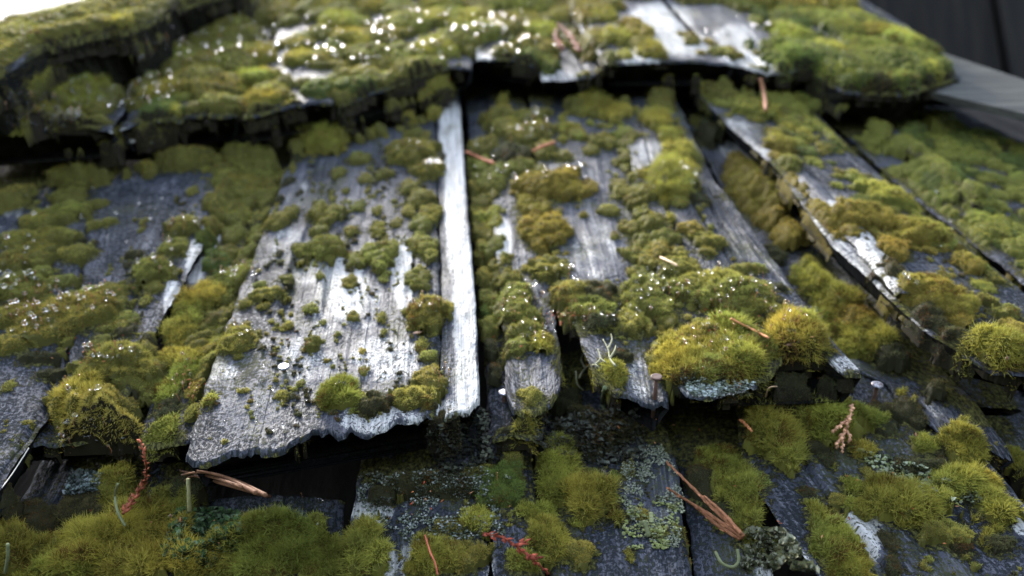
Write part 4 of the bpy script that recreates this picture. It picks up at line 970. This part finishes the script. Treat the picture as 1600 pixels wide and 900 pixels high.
flakes('frosty lichen along the butt under the moss slab', [(1060, 590), (1180, 600), (1170, 622), (1080, 622)], 450, .0008, [(.3, .34, .32), (.12, .14, .1)], seed=8)
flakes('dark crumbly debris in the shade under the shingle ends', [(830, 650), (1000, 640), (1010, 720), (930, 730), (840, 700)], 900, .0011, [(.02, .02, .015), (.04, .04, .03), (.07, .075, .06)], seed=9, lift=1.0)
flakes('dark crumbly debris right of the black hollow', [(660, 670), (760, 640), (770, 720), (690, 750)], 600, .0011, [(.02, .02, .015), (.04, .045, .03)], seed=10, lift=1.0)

# ------------------------------------------------------------------ dew and spore stalks
dew = Acc(); stk = Acc()
def dews(x, y, rx, ry, n, r=.0008, stalks=.3, seed=0, hgt=.004):
    rs = random.Random(seed * 31 + int(x) + int(y)); v, f = blob_shape()
    for i in range(int(n * 1.3)):
        a = rs.random() * 6.283; q = math.sqrt(rs.random()); X = x + math.cos(a) * q * rx; Y = y + math.sin(a) * q * ry
        p = rayall(X, Y)
        if p is None: continue
        rr = r * (.35 + 1.3 * rs.random() ** 1.6); up = .0014 + rr
        if rs.random() < stalks * .5:
            up = hgt * rs.uniform(.6, 1.5)
            b = p.copy(); t = p + np.array([rs.uniform(-.3, .3) * up, rs.uniform(-.3, .3) * up, up])
            m = (b + t) / 2 + np.array([rs.uniform(-.15, .15) * up, 0, 0])
            wd = .00013 * max(1, float(depth(p)) / .45)
            tube(stk, smooth_path([b, m, t], 6), wd, (.28, .12, .05), 4)
            tube(stk, [t - [0, 0, rr * .9], t - [0, 0, 0], t + [0, 0, rr * .7]], [wd, wd * 3.2, wd], (.26, .13, .05), 5)
            c = t
        else: c = p + np.array([0, 0, up * .8])
        if rs.random() < .88: dew.add(v * rr + c, f, np.ones((len(v), 3)))
DW = [(150, 690, 62, 34, 44, .0010, .3), (130, 670, 50, 20, 16, .0008, .5), (125, 610, 34, 14, 14, .0008, .6), (180, 556, 46, 12, 22, .0008, .5), (110, 470, 70, 22, 48, .0008, .8), (40, 500, 50, 26, 34, .0009, .7),
 (20, 440, 40, 16, 20, .001, .5), (285, 355, 34, 18, 18, .001, .3), (250, 400, 40, 30, 16, .001, .3), (380, 425, 36, 10, 18, .0008, .5), (370, 520, 30, 14, 10, .0006, .3), (290, 600, 24, 40, 20, .0006, .6), (400, 620, 80, 60, 12, .0005, .1),
 (670, 480, 30, 14, 26, .0005, .8), (540, 600, 20, 10, 8, .0005, .3), (640, 228, 34, 10, 12, .0012, .3), (672, 255, 16, 6, 6, .0012, .3), (690, 590, 14, 20, 10, .0005, .8), (810, 465, 40, 30, 26, .0007, .5), (840, 520, 40, 20, 20, .0006, .5),
 (900, 500, 60, 20, 40, .0006, .8), (880, 430, 40, 14, 14, .0008, .4), (1130, 460, 90, 40, 56, .0006, .4), (1130, 530, 80, 30, 60, .0006, .5), (1240, 495, 50, 18, 44, .0007, .6), (1250, 530, 50, 20, 14, .0006, .3), (1140, 590, 60, 20, 16, .0005, .4),
 (1040, 440, 50, 20, 20, .0007, .4), (990, 480, 30, 30, 10, .0006, .3), (760, 250, 20, 60, 10, .0012, .2), (820, 200, 50, 30, 26, .0013, .3), (800, 270, 30, 20, 8, .0012, .2), (870, 270, 60, 14, 10, .001, .2), (1060, 270, 30, 30, 12, .0012, .1),
 (1415, 440, 20, 10, 5, .0012, .3), (1350, 590, 12, 10, 4, .0006, .3), (1560, 560, 40, 20, 6, .0006, .3), (330, 820, 100, 50, 16, .0005, .3), (490, 800, 40, 30, 10, .0005, .2), (780, 750, 20, 10, 6, .0005, .5), (1480, 790, 90, 30, 8, .0005, .3),
 (60, 175, 70, 30, 190, .0012, .1), (190, 130, 90, 40, 170, .0012, .1), (330, 60, 120, 40, 110, .0012, .1), (300, 200, 80, 10, 14, .0012, .1), (480, 60, 80, 50, 40, .0012, .1), (560, 70, 60, 40, 26, .0012, .1), (650, 40, 80, 30, 30, .0012, .1),
 (780, 60, 60, 36, 60, .0012, .1), (740, 30, 60, 20, 26, .0012, .1), (860, 40, 60, 36, 20, .0012, .1), (680, 80, 50, 16, 22, .0012, .1), (1200, 60, 120, 40, 10, .0016, .1), (1450, 300, 120, 100, 8, .001, 0), (30, 420, 40, 90, 14, .001, .3), (150, 330, 120, 60, 16, .001, .2)]
for i, (x, y, rx, ry, n, r, s_) in enumerate(DW): dews(x, y, rx, ry, n, r, s_, i)
o = link('dew_drops', dew.mesh('dew_drops'), DROP); tag(o, 'clear dew drops beading the moss all over the roof', 'dew', kind='stuff')
o = link('spore_stalks', stk.mesh('spore_stalks'), TINT); tag(o, 'thin reddish spore stalks rising from the moss cushions', 'stalk', kind='stuff')

# red and tan needle litter
lit = Acc(); rs = random.Random(5)
for x, y, sx, sy, n in [(150, 460, 60, 20, 14), (880, 500, 30, 14, 22), (1150, 510, 80, 50, 26), (1240, 540, 40, 16, 8), (700, 780, 120, 40, 14), (120, 560, 80, 60, 12), (250, 830, 120, 50, 14), (1350, 760, 160, 90, 16), (300, 600, 20, 40, 12), (1000, 660, 90, 40, 8), (800, 520, 40, 50, 12)]:
    for k in range(n):
        p = at(x + rs.gauss(0, .5) * sx, y + rs.gauss(0, .5) * sy, .0015)
        d = np.array([rs.gauss(0, 1), rs.gauss(0, 1), rs.gauss(0, .5)])
        leaf(lit, p, d, rs.uniform(.0012, .0032), .0004, .0003, rs.choice([(.35, .12, .05), (.42, .2, .1), (.3, .06, .03)]))
tag(link('needle_litter', lit.mesh('needle_litter'), TINT), 'reddish bits of needle litter caught in the moss', 'litter', kind='stuff')
for lab, x, y in [('small brown seed scale under the plump moss cushion by the white strip', 652, 526), ('small brown seed scale on the right dewy moss mound', 1233, 545)]:
    a = Acc(); p = at(x, y, .002)
    leaf(a, p - np.array([.0025, 0, 0]), np.array([1, .1, .1]), .006, .0014, .0006, (.42, .26, .18))
    tag(link('seed_scale', a.mesh('seed_scale'), TINT, base=tuple(p)), lab, 'seed')

# ------------------------------------------------------------------ background at the upper right
# pale board lying behind the right end of the upper course
c = [pix(1425, 66, .03), pix(1760, 178, .03), pix(1760, 215, .03), pix(1450, 142, .03)]
V = np.array([p for p in c] + [p - np.array([0, 0, .006]) for p in c])
F = np.array([(3, 2, 1, 0), (4, 5, 6, 7), (0, 1, 5, 4), (1, 2, 6, 5), (2, 3, 7, 6), (3, 0, 4, 7)])
tag(link('barge_board', mesh_from('barge_board', V, [F], smooth=False), PALEB, base=tuple(c[3])), 'blurred pale grey board behind the upper right moss clump', 'board')
# dark boarded wall behind
Wi = W.inverted()
pw = W @ Vector(tuple(pix(1290, 10, .03)))
root = bpy.data.objects.new('boarded_wall', None); scene.collection.objects.link(root)
x0 = pw.x - .05; yb = pw.y + .45; zb = pw.z - 1.2
root.location = (x0, yb, 0); tag(root, 'dark timber boarded wall behind the upper right roof corner', 'wall')
bme = box_mesh('board', (0, 0, 0), (.138, .03, pw.z + 1.6)); bme.materials.append(WALLB)
for i in range(14):
    b_ = bpy.data.objects.new('board', bme); scene.collection.objects.link(b_); b_.parent = root
    b_.location = (i * .145, (i % 2) * .012, 0)
bk = box_mesh('wall_frame', (0, .05, 0), (14 * .145, .12, pw.z + 1.55)); bk.materials.append(DECK)
b_ = bpy.data.objects.new('wall_frame', bk); scene.collection.objects.link(b_); b_.parent = root
tr = sum(len(o.data.loop_triangles) if (o.data.calc_loop_triangles() or True) else 0 for o in scene.objects if o.type == 'MESH')
print('TRIS', tr, 'BL', NBL)
